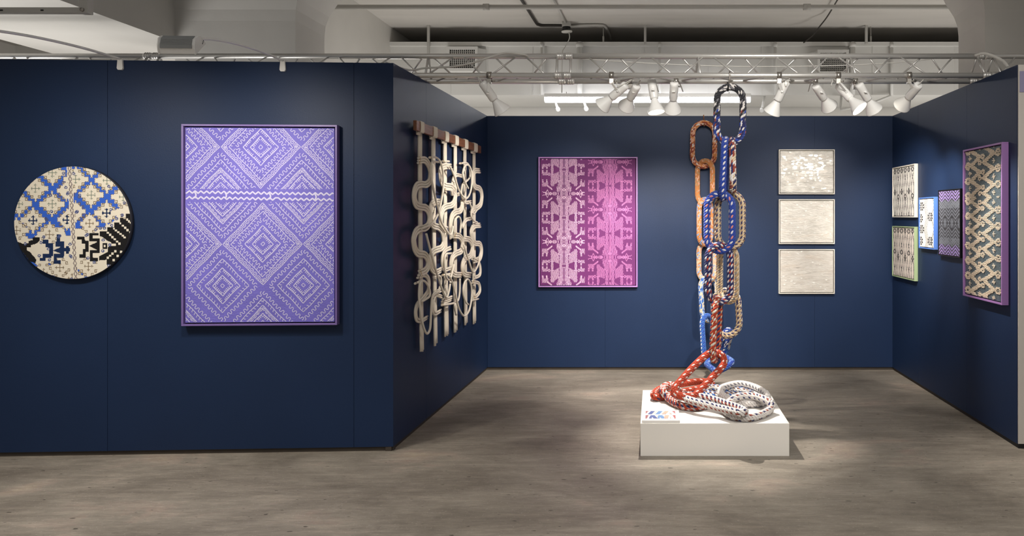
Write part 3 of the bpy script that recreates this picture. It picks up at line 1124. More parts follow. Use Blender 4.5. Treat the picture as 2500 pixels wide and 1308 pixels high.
for (axis, cross, half) in ((296.0, 390.0, 227.5), (733.0, 541.0, 225.0)):
    k = 8.176 / 3.848
    A = np.abs(X - axis) * k
    sgn = np.sign(X - axis)
    bb = np.abs((Y - cross + half) % (2 * half) - half)
    B = bb / half * 483
    rag = wig(Y, .55, 2.5) + wig(Y, .23, 3, 1.0) + wig(X, .7, 2, 2.0)
    st = lambda per, wob, ph=0.0, duty=0.05: np.sin(2 * PI * A / per + wob * np.sin(B * .055 + ph) + .7 * np.sin(B * .021 + 1.3 * sgn)) > duty
    # spine
    m = (A < 13 + 8 * (B < 130) * np.cos(B * .042) ** 2)
    white |= m & (np.sin(2 * PI * A / 15 + 1.5) > -.1) & (B < 440)
    white |= (np.abs(A + .8 * np.abs(B - 78) - 26) < 6) & (B < 120)
    white |= ((A < 14) & (np.abs(B - 445) < 5)) | ((A < 4) & (np.abs(B - 445) < 26))
    # neck and face
    inner = 24 + 8 * np.cos(B * .02)
    outer = np.where(B < 30, 128, np.where(B < 60, 128 + (B - 30) * 1.2, np.where(B < 215, 160 - np.abs(B - 100) * .42, 112))) + rag
    neck = (A > inner) & (A < outer) & (B < 265)
    s = np.sin(2 * PI * (A - .14 * np.abs(B - 80)) / 25 + 1.1 * np.sin(B * .045)) > .05
    s &= ~((B < 46) & (A > 84) & (A < 108))
    white |= neck & s
    eye = np.hypot(A - 112, B - 104)
    white &= ~(eye < 22)
    white |= (eye < 18) & (eye > 10)
    # body
    low = np.where(A > 205, 150, 150 + (205 - A) * .75)
    high = np.where(A > 200, 398, 398 + (200 - A) * .46)
    body = (A > 98) & (A < 268 + rag) & (B > np.where(A > 205, low, low + 22) + rag) & (B < np.minimum(high, 442) + rag)
    s = np.sin(2 * PI * A / 22.5 + 1.7 * np.sin(B * .06 + A * .02) + .9 * np.sin(B * .025)) > .08
    white |= body & s
    white &= ~((np.abs(A - 94 - 5 * np.sin(B * .05)) < 5) & (B > 265))
    # legs with ringed joints
    inner_col = (A > 26) & (A < 92 + rag * .5) & (B > 262)
    s = np.sin(2 * PI * (A - 62) / 23 + PI / 2 + 1.2 * np.sin(B * .06)) < .0
    white |= inner_col & s & (np.abs(B - 480) > 11)
    for c in (62, 238):
        leg = (np.abs(A - c) < 30) & (B > 385)
        s = np.sin(2 * PI * (A - c) / 25 + PI / 2 + .9 * np.sin(B * .07)) < .0
        jt = np.abs(B - 480) < 11
        if c == 238:
            white |= leg & s & ~jt
        white |= leg & jt & (np.abs(np.abs(A - c) - 15) < 9) & (np.hypot(np.abs(A - c) - 15, B - 480) > 5)
    # small animals
    def stripes(per, d):
        return np.sin(2 * PI * (A + d * B) / per + 1.2 * np.sin(B * .09)) > .05
    h0 = 330
    a1 = (A > h0 + rag) & (A < 446 + rag) & (B > 368) & (B < 432 + rag)
    white |= a1 & stripes(24, .35 * np.sign(A - 388))
    for c in (345, 432):
        white |= (np.abs(A - c) < 15 + rag) & (B >= 428) & (np.abs(np.abs(A - c) - 8) < 5) & (np.abs(B - 478) > 6)
    dm = np.abs(A - 302) + np.abs(B - 392) * .85
    white |= (dm < 30) & (dm > 17)
    a2 = (A > 322 + rag) & (A < 440 + rag) & (B > 140 + rag) & (B < 226)
    white |= a2 & stripes(23, -.1)
    for c in (345, 425):
        white |= (np.abs(np.abs(A - c - (B - 226) * .08) - 8) < 5 + .4 * rag) & (B >= 224) & (B < 290)
    nk = np.abs((A - 322) * .75 - (B - 150)) < 16
    white |= nk & (A < 330) & (A > 242) & (np.abs((A - 322) * .75 - (B - 150)) > 4)
    white |= (np.hypot(A - 246, B - 92) < 15) & (np.hypot(A - 240, B - 100) > 9)
    # little lying figure at the mirror line
    el = np.hypot((A - 192) / 52, B / 36)
    white |= (el < 1) & (np.sin(2 * PI * A / 21) > -.1)
    el = np.hypot((A - 272) / 24, B / 32)
    white |= (el < 1) & ((el > .55) | (el < .3))
    dm = np.abs(A - 336) * 1.9 + B
    white |= (dm < 86) & (dm > 68)
    white |= (np.abs(A - 336) < 34) & (B < 24) & (np.sin(2 * PI * A / 15) > 0)
    white |= (A > 366) & (A < 440) & (np.abs(B - 24 - 14 * (A > 425)) < 6)
white &= (np.abs(X - 296) < 212) | ((X > 525) & (X < 950))
white &= ~((X > 492) & (X < 524))
mb = MB()
canvas_box(mb, cw, ch, cy_)
mb.raster(np.where(white, np.where(X < 510, 1, 2), 0), -cw, cw, -ch, ch, cy_)
mb.build('canvas', [M_mground, M_mpale, mat('rose_pink_paint', (206, 126, 184), rough=0.65, bump=0.2, bscale=200)], e)

# ---- three pale panels ------------------------------------------------------
M_wframe = mat('white_frame_lacquer', (226, 220, 208), rough=0.45)
M_flake = mat('mother_of_pearl', (236, 234, 228), rough=0.32, metal=0.12)
for i, (y0, y1, lab, nf, cols) in enumerate((
        (364.5, 474, 'topmost of the three pale silvery panels on the back wall, with bright flakes', 130, ((176, 172, 164), (222, 218, 210), (218, 204, 188))),
        (486, 595.5, 'middle of the three pale silvery panels on the back wall', 46, ((196, 191, 182), (220, 215, 207), (214, 200, 184))),
        (608, 717, 'lowest of the three pale silvery panels on the back wall, the dullest', 22, ((194, 187, 178), (210, 205, 197), (204, 190, 176))))):
    e, cw, ch, cy_ = art('pale_panel', lab, 'painting', 'back', 1901.5, 2038, (y0, y1), (y0 + .5, y1), 0.035, 0.0085, 0.006, 0.006, M_wframe, 'pale silvery panels in a column')
    mb = MB()
    canvas_box(mb, cw, ch, cy_)
    mb.face([(-cw, cy_, -ch), (cw, cy_, -ch), (cw, cy_, ch), (-cw, cy_, ch)], 0)
    R = random.Random(i + 40)
    for k in range(nf):
        if i == 0:
            x, z = R.gauss(.05, .5) * cw, R.gauss(.1, .5) * ch
        else:
            x, z = R.uniform(-1, 1) * cw, R.uniform(-1, 1) * ch
        w, h = (R.uniform(.006, .024), R.uniform(.005, .012)) if i == 0 else (R.uniform(.005, .013), R.uniform(.003, .007))
        if abs(x) + w > cw or abs(z) + h > ch:
            continue
        tilt = R.uniform(-.06, .06), R.uniform(-.07, .07)
        M = Matrix.Translation((x, cy_ - .002, z)) @ Matrix.Rotation(tilt[0], 4, 'X') @ Matrix.Rotation(tilt[1], 4, 'Z') @ Matrix.Rotation(R.uniform(-.2, .2), 4, 'Y')
        k8 = [(w * q[0] * R.uniform(.7, 1.15), h * q[1] * R.uniform(.7, 1.15)) for q in ((1, .8), (.6, 1), (-.7, .95), (-1, .5), (-.95, -.7), (-.3, -1), (.7, -.9), (1, -.2))]
        mb.prism(k8, -.0012, .001, 1, 'y', M)
    for k in range(260 if i == 2 else 140):     # thin dragged ridges of paint
        x, z, w = R.uniform(-1, 1) * cw, R.uniform(-1, 1) * ch, R.uniform(.006, .035)
        if abs(x) + w > cw:
            continue
        mb.box((x - w, cy_ - .0012, z), (x + w, cy_ - .0002, z + R.uniform(.0008, .002)), 2)
    mb.build('canvas', [pearl_material('pearl_ground_%s' % 'abc'[i], *cols, i), M_flake, mat('dragged_paint_%s' % 'abc'[i], cols[0], rough=.5)], e)

# ---- small framed works on the right wall ---------------------------------------
M_paper = mat('off_white_weave', (238, 234, 226), rough=0.8, bump=0.25, bscale=160)
M_paper2 = mat('pinkish_white_weave', (226, 216, 206), rough=0.8, bump=0.25, bscale=160)
M_ink = mat('black_thread', (26, 25, 28), rough=0.8)
M_green = mat('sage_green_frame_lacquer', (156, 174, 134), rough=0.45)
M_blue = mat('sky_blue_frame_lacquer', (88, 128, 206), rough=0.4)
M_blackf = mat('black_frame_lacquer', (12, 11, 16), rough=0.45)
M_char = mat('charcoal_weave', (44, 44, 50), rough=0.75, bump=0.3, bscale=200)
M_gweave = mat('grey_weave', (104, 108, 117), rough=0.7)
M_lweave = mat('lilac_weave', (150, 128, 190), rough=0.7)
G4 = 'small framed weavings on the right wall'


def dashes(n, seed, shift):
    """columns of little lens shapes drawn with dashes"""
    H, W = 190, 150
    V, U = np.meshgrid((np.arange(H) + .5) / H, (np.arange(W) + .5) / W, indexing='ij')
    d = np.full((H, W), 9.0)
    for k in range(-1, n + 2):
        for s in (-1, 1):
            lens = .30 * np.abs(np.sin(PI * (V * 2.0 + shift + .5 * (k % 2)))) + .06
            d = np.minimum(d, np.abs(U * n - k - .5 - s * lens))
    thick = .115 + .035 * np.sin(V * 40)
    dash = np.sin(2 * PI * V * 34 + 2.2 * np.sin(U * n * PI)) > -.25
    ink = (d < thick) & dash
    for k in range(n):
        for v0 in (.06, .5 + .1 * (k % 2)):
            r = np.abs(U * n - k - .5) * 2.4 + np.abs(V - v0) * 15
            ink |= (r < .95) & (r > .5)
    return ink.astype(int)


e, cw, ch, cy_ = art('framed_weaving', 'white-framed black and white dashed weaving in the right corner, above the green-framed one', 'artwork', 'right',
                     2178.5, 2232.7, (410.5, 529), (398.5, 532), 0.032, 0.010, 0.006, 0.006, M_wframe, G4)
mb = MB()
canvas_box(mb, cw, ch, cy_)
mb.raster(dashes(6, 1, .05), -cw, cw, -ch, ch, cy_)
mb.build('weaving', [M_paper, M_ink], e)
e, cw, ch, cy_ = art('framed_weaving', 'green-framed black and white dashed weaving in the right corner, below the white-framed one', 'artwork', 'right',
                     2178, 2232.7, (552, 673), (552.8, 686.5), 0.032, 0.010, 0.006, 0.006, M_green, G4)
mb = MB()
canvas_box(mb, cw, ch, cy_)
mb.raster(dashes(6, 2, .3), -cw, cw, -ch, ch, cy_)
mb.build('weaving', [M_paper2, M_ink], e)

e, cw, ch, cy_ = art('framed_weaving', 'blue-framed white weaving with black flowers and zigzag lines on the right wall', 'artwork', 'right',
                     2243, 2280.5, (482.5, 605.5), (480.5, 609), 0.034, 0.009, 0.006, 0.006, M_blue, G4)
H, W = 190, 140
V, U = np.meshgrid((np.arange(H) + .5) / H, (np.arange(W) + .5) / W, indexing='ij')
tri = np.abs(((V + .12) * 2.0) % 1.0 - .5) * 2
ink = np.zeros((H, W), bool)
for off in (0, .045, .09, .14, .19):
    ink |= (np.abs(U - (.30 + off + .16 * tri)) < .011) & (np.sin(V * 260 + off * 90) > -.8)
for off in (0, .05):
    ink |= (np.abs(U - (.99 + off - .2 * tri)) < .012)
for (u0, v0) in ((.74, .37), (.14, .15), (.14, .63), (.74, .87), (.05, .4), (.05, .88)):
    rx, rz_ = (U - u0) / .19, (V - v0) / .10
    rr, th = np.hypot(rx, rz_), np.arctan2(rz_, rx)
    ink |= (rr < .95) & (np.abs(np.sin(4 * th)) > .55) & (np.abs(rr - .72) < .22)
    ink |= (rr < .4) & (rr > .22)
ink |= (np.sin(U * 85) * np.sin(V * 130) > .86) & (np.abs(U - .45 - .1 * tri) > .2)
mb = MB()
canvas_box(mb, cw, ch, cy_)
mb.raster(ink.astype(int), -cw, cw, -ch, ch, cy_)
mb.build('weaving', [M_paper, M_ink], e)

e, cw, ch, cy_ = art('framed_weaving', 'black-framed grey chevron weaving with purple ends on the right wall', 'artwork', 'right',
                     2290.5, 2344, (464.5, 624), (459.5, 629), 0.028, 0.008, 0.004, 0.004, M_blackf, G4)
H, W = 230, 150
V, U = np.meshgrid((np.arange(H) + .5) / H, (np.arange(W) + .5) / W, indexing='ij')
tri = np.abs((U * 3.0 + .1) % 1.0 - .5) * 2
vv = np.abs(V - .5)
fld = vv * 2 - .16 * tri
lines = np.sin(2 * PI * fld * 9.5) > -.1
mid_ = (vv < .13) & (np.abs((U * 3 + .6) % 1 - .5) * 2 * .13 + vv < .12)
rr = np.hypot(((U * 3 + .6) % 1 - .5) * .33, (V - .5)) / .075
flower = (rr < 1) & (np.abs(np.sin(3 * np.arctan2(V - .5, ((U * 3 + .6) % 1 - .5) * .33))) > .35)
spots = (np.abs(vv - .285) < .05) & (np.sin(U * 60) * np.sin(V * 150) > -.25)
lines = np.where(mid_, flower, lines) | spots
idx = np.where(lines, np.where(vv > .335 + .05 * tri, 2, 1), 0)
mb = MB()
canvas_box(mb, cw, ch, cy_)
mb.raster(idx, -cw, cw, -ch, ch, cy_)
mb.build('weaving', [M_char, M_gweave, M_lweave], e)

# ---- tall beaded work ---------------------------------------------------------------
M_lilacf = mat('lilac_frame_lacquer', (158, 116, 176), rough=0.4)
M_teal = mat('shimmering_teal_weave', (92, 108, 116), rough=0.35, metal=0.35, bump=0.5, bscale=60, var=0.25, vscale=30, stretch=(1, 1, 5))
M_bead = mat('cream_bead', (238, 218, 196), rough=0.55)
e, cw, ch, cy_ = art('beaded_artwork', 'tall lilac-framed panel of cream beaded zigzags nearest the camera on the right wall', 'artwork', 'right',
                     2351, 2446.5, (365, 721.5), (348, 744.5), 0.045, 0.012, 0.006, 0.014, M_lilacf)
mb = MB()
canvas_box(mb, cw, ch, cy_)
mb.face([(-cw, cy_, -ch), (cw, cy_, -ch), (cw, cy_, ch), (-cw, cy_, ch)], 0)
mb.build('backing_weave', M_teal, e)
mb = MB()
pit, piz = 0.0155, 0.0070
nx_, nz_ = int(2 * cw / pit), int(2 * ch / piz)
n_per = 9.6
beads = set()
for j in range(nz_):
    for i in range(nx_):
        u, v = (i + (.25 if j % 2 else .75)) / nx_, (j + .5) / nz_
        p = v * n_per
        if p > 3.18:
            p = 6.36 - p
        t = abs((p % 1.0) - .5) * 2          # 1 at the left turn
        t2 = abs(((p + .12) % 1.0) - .5) * 2
        xl, xr = .43 - .25 * t, .80 - .26 * t2
        on = abs(u - xl) < .078 or abs(u - xr) < .078
        ph = p % 1.0
        dv = min(ph, 1 - ph) * .9
        r1 = math.hypot((u - .09), dv * .62 * .55)
        on = on or (.02 < r1 < .085)
        q = (p + .62) % 1.0
        dv = min(q, 1 - q) * .9
        r2 = math.hypot((u - .915), dv * .62 * .55)
        on = on or (r2 < .078 and not .02 < r2 < .034)
        q = (p + .5) % 1.0
        dv = min(q, 1 - q) * .9
        r3 = math.hypot(u - .515, dv * .34)
        on = on or (.012 < r3 < .056)
        q = (p + .12) % 1.0
        dv = min(q, 1 - q) * .9
        r4 = math.hypot(u - .43, dv * .34)
        on = on or (.012 < r4 < .054)
        for (uu, ss) in ((.15, .5), (.80, .12)):
            q = (p + ss) % 1.0
            du, dw = abs(u - uu) * nx_, min(q, 1 - q) / n_per * nz_
            on = on or (du < .55 and dw < 2.6) or (du < 1.6 and dw < .9)
        if on:
            beads.add((i, j))
Rb = random.Random(3)
for (i, j) in sorted(beads):
    x, z = -cw + (i + (.25 if j % 2 else .75)) * pit, ch - (j + .5) * piz
    rad = pit * .40
    c = Vector((x + Rb.uniform(-.0006, .0006), cy_ - rad * .7, z + Rb.uniform(-.0004, .0004)))
    mb.blob(c, Vector((rad, 0, 0)), Vector((0, 0, piz * .46)), Vector((0, -rad * .6, 0)), 0, 8, 3)
mb.build('beadwork', M_bead, e)

# ---- round beaded work ----------------------------------------------------------------
M_rblue = mat('royal_blue_ground', (44, 92, 196), rough=0.5)
M_rcream = mat('cream_beads', (222, 214, 198), rough=0.5, bump=0.12, bscale=300)
M_rbrown = mat('bronze_beads', (116, 96, 66), rough=0.35, metal=0.3)
M_rblack = mat('black_beads', (13, 12, 14), rough=0.3, bump=0.3, bscale=260)
M_rnavy = mat('navy_sequins', (22, 44, 84), rough=0.25, metal=0.2)
M_rgreen = mat('grey_green_thread', (96, 112, 98), rough=0.6)
M_rmauve = mat('mauve_braid', (124, 112, 112), rough=0.5)
M_rring = mat('slate_blue_beads', (70, 82, 128), rough=0.3)
BL_, CR, BR, BK, NV, GN, MV, RG = range(8)
U_, Q = 8.5, 5.6667
GW, GH = 234, 219
g = np.full((GH, GW), BL_, int)
gx, gy = np.meshgrid((np.arange(GW) + .5) * Q, (np.arange(GH) + .5) * Q)


def inpoly(poly):
    ins = np.zeros(g.shape, bool)
    j = len(poly) - 1
    for i in range(len(poly)):
        (xi, yi), (xj, yj) = poly[i], poly[j]
        ins ^= ((yi > gy) != (yj > gy)) & (gx < (xj - xi) * (gy - yi) / ((yj - yi) or 1e-9) + xi)
        j = i
    return ins


def cell(x, y, v):
    i, j = int(y // Q), int(x // Q)
    if 0 <= i < GH and 0 <= j < GW:
        g[i, j] = v


def edge(mask):
    m = np.zeros_like(mask)
    m[1:-1, 1:-1] = mask[1:-1, 1:-1] & ~(mask[:-2, 1:-1] & mask[2:, 1:-1] & mask[1:-1, :-2] & mask[1:-1, 2:])
    return m


cent = [(510, 170, 0), (735, 230, 0), (885, 380, 0), (1040, 240, 0), (1035, 555, 1), (870, 655, 2), (1200, 400, 0), (735, 540, 2), (650, 620, 1), (505, 470, 0),
        (645, 340, 2), (480, 760, 2), (345, 320, 0), (320, 625, 1), (185, 465, 0), (160, 720, 2), (890, 90, 2), (580, 1080, 2), (860, 1070, 2), (420, 1130, 2), (1250, 540, 2), (700, 1180, 2), (1180, 130, 2)]
body = np.zeros(g.shape, bool)
for (mx, my, k) in cent:
    dx, dy = np.abs(gx - mx) / U_, np.abs(gy - my) / U_
    if (mx, my) in ((645, 340), (735, 540), (650, 620), (870, 655)):
        dx, dy = dx * 1.3, dy * 1.18
    body |= ((dy <= 3.2) & (dx <= 14.6)) | ((dy <= 7.4) & (dx <= 10.2)) | ((dy <= 11.4) & (dx <= 6.2)) | ((dy <= 15) & (dx <= 1.4))
low = inpoly([(120, 740), (200, 740), (200, 775), (270, 775), (270, 800), (335, 800), (335, 770), (390, 770), (400, 690), (620, 690), (640, 770), (720, 770), (720, 700), (800, 700), (800, 640),
              (920, 640), (920, 690), (1000, 690), (1100, 640), (1130, 590), (1180, 555), (1285, 555), (1285, 800), (1150, 1000), (1000, 1120), (930, 1160), (840, 1130),
              (840, 1090), (770, 1090), (770, 1055), (700, 1055), (640, 1075), (440, 1030), (360, 1060), (250, 960), (120, 800)])
white_ = body | low
g[white_] = CR
ed = edge(white_) & (((np.arange(GH)[:, None] + np.arange(GW)[None, :]) % 3) != 0)
g[ed] = BR
for (mx, my, k) in cent:
    for sx in (-1, 1):
        for sy in (-1, 1):
            for path in ([(9.6, 3.8), (7, 3.8), (7, 6.4), (9, 6.4), (9, 5.2)], [(6, 7.8), (3, 7.8), (3, 10.2), (5, 10.2), (5, 9.2)]):
                for a, b in zip(path, path[1:]):
                    n = int(max(abs(a[0] - b[0]), abs(a[1] - b[1])) * 4) + 1
                    for q in range(n + 1):
                        cell(mx + sx * U_ * (a[0] + (b[0] - a[0]) * q / n), my + sy * U_ * (a[1] + (b[1] - a[1]) * q / n), BR)
    if k < 2 or my > 640:
        col = (GN, NV, BR)[k]
        for q in np.arange(-5, 5.1, .33):
            cell(mx + q * U_, my, col)
            cell(mx, my + q * U_, col)
            if k == 1:
                cell(mx + q * U_, my + Q, col)
                cell(mx + Q, my + q * U_, col)
        for s in (-1, 1):
            for w in (-1, 1):
                for dd in ((4, .8), (.8, 4), (4, 1.4), (1.4, 4)) + (((3.4, 1), (1, 3.4), (4, 2), (2, 4), (4.6, .8), (.8, 4.6)) if k == 1 else ()):
                    cell(mx + s * dd[0] * U_, my + w * dd[1] * U_, col)
black = inpoly([(315, 785), (385, 785), (385, 822), (350, 850), (300, 862), (300, 884), (262, 884), (262, 912), (292, 930), (320, 962), (352, 1000), (345, 1035), (290, 1020), (180, 880), (170, 830), (240, 855), (275, 842), (275, 822), (315, 815)])
black |= inpoly([(1225, 560), (1290, 560), (1290, 750), (1200, 950), (1090, 1055), (1035, 1055), (1035, 1005), (965, 1012), (965, 970), (1050, 930), (1050, 885), (1080, 862), (1080, 838), (1040, 820), (1000, 790), (968, 775), (968, 730),
                 (1045, 730), (1045, 690), (1108, 690), (1108, 645), (1165, 645), (1165, 603), (1225, 603)])
for (a, b, nseg) in (((1048, 745), (1160, 850), 6), ((1108, 705), (1215, 790), 6), ((1170, 655), (1268, 740), 5), ((1048, 985), (1120, 925), 4), ((1105, 1010), (1180, 930), 3), ((1215, 600), (1275, 650), 4)):
    for i in range(nseg):
        t = i / max(nseg - 1, 1)
        x, y = a[0] + (b[0] - a[0]) * t, a[1] + (b[1] - a[1]) * t
        black &= ~((np.abs(gx - x) < 11) & (np.abs(gy - y) < 10))
black &= ~((gx > 1080) & (gx < 1130) & (gy > 850) & (gy < 872))
o5 = lambda x, y: (634.2 + .4848 * x, 634.2 + .4848 * y)
for (x0, y0, x1, y1) in ((240, 310, 390, 365), (330, 365, 395, 440), (395, 385, 470, 440), (400, 440, 470, 555), (350, 555, 470, 610), (350, 610, 410, 660), (280, 655, 410, 725), (480, 230, 670, 280), (480, 280, 545, 345),
                         (480, 345, 695, 400), (635, 400, 695, 575), (490, 575, 695, 630), (490, 630, 555, 720), (490, 720, 660, 790), (745, 435, 845, 545)):
    a, b = o5(x0, y0), o5(x1, y1)
    black |= (gx > a[0]) & (gx < b[0]) & (gy > a[1]) & (gy < b[1])
a, b = o5(770, 470), o5(805, 515)
black &= ~((gx > a[0]) & (gx < b[0]) & (gy > a[1]) & (gy < b[1]))
black |= inpoly([o5(475, 490), o5(640, 410), o5(640, 570)])
g[black] = BK
navy = np.zeros(g.shape, bool)
for (x0, y0, x1, y1) in ((415, 812, 472, 850), (440, 845, 515, 885), (475, 885, 515, 970), (415, 945, 500, 985), (385, 985, 440, 1015), (550, 760, 585, 830), (540, 830, 625, 880), (585, 880, 625, 970), (520, 945, 620, 985), (520, 985, 550, 1040), (545, 1010, 590, 1042),
                         (640, 870, 670, 945), (620, 892, 682, 925)):
    navy |= (gx > x0) & (gx < x1) & (gy > y0) & (gy < y1)
navy |= inpoly([(512, 915), (605, 875), (605, 950)])
g[navy] = NV
ax_ = 672 + (gy - 110) * .058
g[np.abs(gx - ax_) < 25] = CR
g[(np.abs(np.abs(gx - ax_ - 2) - 13 * np.abs(np.sin(gy * .062))) < 5) & (np.abs(gx - ax_) < 22)] = MV
for (x, y) in ((640, 310), (655, 372), (660, 360), (490, 385), (500, 540), (455, 620), (445, 610), (775, 385), (770, 400), (750, 540), (740, 548), (1058, 298), (1210, 455), (1078, 522), (838, 770), (850, 762), (930, 715), (1087, 675), (398, 838), (470, 900), (380, 965),
               (680, 855), (682, 965), (690, 975), (570, 785), (580, 775), (615, 172), (715, 175), (855, 988), (915, 1030), (1068, 862), (1055, 1062), (695, 1190), (245, 850), (480, 1005), (425, 785), (975, 700), (1015, 700), (1135, 610), (1190, 575), (1003, 815), (998, 920)):
    d = np.hypot(gx - x, gy - y)
    g[(d < 15) & (d > 6)] = RG
fc, fn_, frz = PLANE['front']
T = 0.032
q_ = fc - fn_ * T
ccx, ccy = 705 / 3.964, 380 + 648 / 3.964
c0 = hit(ccx, ccy, q_, fn_)
rad_x = (hit(1275 / 3.964, ccy, q_, fn_) - hit(135 / 3.964, ccy, q_, fn_)).length / 2
rad_z = (hit(ccx, 380 + 105 / 3.964, q_, fn_).z - hit(ccx, 380 + 1190 / 3.964, q_, fn_).z) / 2
RAD = (rad_x + rad_z) / 2
e = empty('round_artwork', c0 + fn_ * (T - 0.0015), 'round beaded panel of cream crosses on blue at the far left of the front wall', 'artwork', None, frz)
mb = MB()
mb.lathe([(0.0, 0.0), (RAD, 0), (RAD, T - 0.002), (RAD - 0.002, T)], (0, 0, 0), (0, -1, 0), 96)
mb.build('panel', mat('dark_panel_edge', (54, 54, 62), rough=0.5), e)
mb = MB()
SUB = 3
for i in range(GH * SUB):
    za, zb = ((648 - i * Q / SUB) / 543) * RAD, ((648 - (i + 1) * Q / SUB) / 543) * RAD
    lim = RAD - 0.002
    if abs(za) >= lim and abs(zb) >= lim:
        continue
    ca, cb = math.sqrt(max(lim * lim - za * za, 0)), math.sqrt(max(lim * lim - zb * zb, 0))
    row = g[i // SUB]
    chg = np.flatnonzero(np.diff(row)) + 1
    for s, t in zip([0, *chg.tolist()], [*chg.tolist(), GW]):
        xa, xb = (s * Q - 705) / 570 * RAD, (t * Q - 705) / 570 * RAD
        P = [(max(xa, -cb), zb), (min(xb, cb), zb), (min(xb, ca), za), (max(xa, -ca), za)]
        if P[1][0] <= P[0][0] and P[2][0] <= P[3][0]:
            continue
        if P[1][0] < P[0][0]:
            P[0] = P[1] = ((P[0][0] + P[1][0]) / 2, zb)
        if P[2][0] < P[3][0]:
            P[2] = P[3] = ((P[2][0] + P[3][0]) / 2, za)
        mb.face([(x, -T - 0.0004, z) for x, z in P], int(row[s]))
mb.build('beadwork', [M_rblue, M_rcream, M_rbrown, M_rblack, M_rnavy, M_rgreen, M_rmauve, M_rring], e)

# ---- tile on the pedestal -------------------------------------------------------------
M_tilew = mat('white_tile', (236, 232, 228), rough=0.4)
x0, x1 = at(1567.5, 1030, PY0 + .01).x, at(1660, 1030, PY0 + .01).x
ya, yb, zt = PY0 + 0.008, onz(1575, 999, PT + .016).y, PT + 0.016
e = empty('pattern_tile', ((x0 + x1) / 2, (ya + yb) / 2, PT), 'small white tile with two rows of coloured pixels on the pedestal front left corner', 'tile')
mb = MB()
mb.box((x0, ya, PT + 0.0006), (x1, yb, zt))
mb.build('slab', M_tilew, e, e.location, bevel=0.001)
cols = [(150, 98, 100), (232, 228, 230), (84, 100, 150), (216, 200, 188), (106, 140, 184), (216, 208, 200), (214, 164, 146), (228, 232, 230), (164, 96, 98), (116, 92, 108)]
mb = MB()
nc, nr = 42, 5
for band in (0, 1):
    for r_ in range(nr):
        for c_ in range(nc):
            rr = r_ if band == 0 else r_ * .6
            s = c_ + (rr if c_ < 25 else (rr * 1.0 if c_ < 34 else -rr))
            if band == 1 and 5 < c_ < 26:
                s = c_ + (1 if c_ % 11 < 6 else -1) * 0 + (r_ if c_ < 9 or 17 <= c_ < 20 else -r_) * .9
            k = 0 if s < 4 else 1 if s < 6.5 else 2 if s < 12.5 else 3 if s < 17.5 else 4 if s < 24 else 5 if s < 27 else 6 if s < 33 else 7 if s < 37.5 else 8
            if k in (2, 6) and (r_ == nr - 1) and c_ % 3 == 0:
                k = 9
            pxa, pxb = x0 + .02 + (x1 - x0 - .045) * c_ / nc, x0 + .02 + (x1 - x0 - .045) * (c_ + 1) / nc
            top = yb - .045 - band * (yb - ya - .075) * .52
            dz = (yb - ya - .075) * .42 / nr
            y1_, y0_ = top - r_ * dz, top - (r_ + 1) * dz
            mb.face([(pxa, y0_, zt + .0005), (pxb, y0_, zt + .0005), (pxb, y1_, zt + .0005), (pxa, y1_, zt + .0005)], k)
mb.build('printed_pattern', [mat('tile_ink_%s' % 'abcdefghij'[i], c, rough=.45) for i, c in enumerate(cols)], e, e.location)

# ---------------------------------------------------------------- macrame hanging
M_rope = mat('cream_cotton_rope', (226, 216, 200), rough=0.85, bump=0.15, bscale=320, sheen=0.2)
M_wood = mat('walnut_bar', (128, 82, 56), rough=0.5, var=0.25, vscale=14, stretch=(8, 0.6, 8))
M_gold = mat('gold_thread_band', (176, 138, 60), rough=0.4, metal=0.4)
M_dark = mat('dark_thread_band', (44, 28, 34), rough=0.6)
pl, nl, _ = PLANE['left']


def on_left(px, py, off):
    return hit(px, py, pl - nl * off, nl)


def c4(x, y):
    return (980 + x / 4.218, 270 + y / 4.218)


def c5(x, y):
    return (980 + x / 4.218, 560 + y / 4.218)


near, far = on_left(1007, 300, .03), on_left(1172.5, 360, .03)
mac = empty('macrame_hanging', ((near.x + far.x) / 2, (near.y + far.y) / 2, 1.3), 'cream knotted rope hanging on a dark wooden bar on the left wall', 'wall hanging')
mo = mac.location
bx0, bx1 = -1.6225, -1.5985
bz1, bz0 = on_left(1016, 294.2, .055).z, on_left(1016, 318.4, .055).z
mb = MB()
mb.box((bx0, near.y - .02, bz0), (bx1, far.y, bz1))
mb.build('wooden_bar', M_wood, mac, mo, bevel=0.003)
mb = MB()
for y in (near.y + .25, far.y - .25):
    mb.cyl((bx0, y, (bz0 + bz1) / 2), (-1.68, y, (bz0 + bz1) / 2), 0.008, 8)
mb.build('stand_off', M_steel, mac, mo)

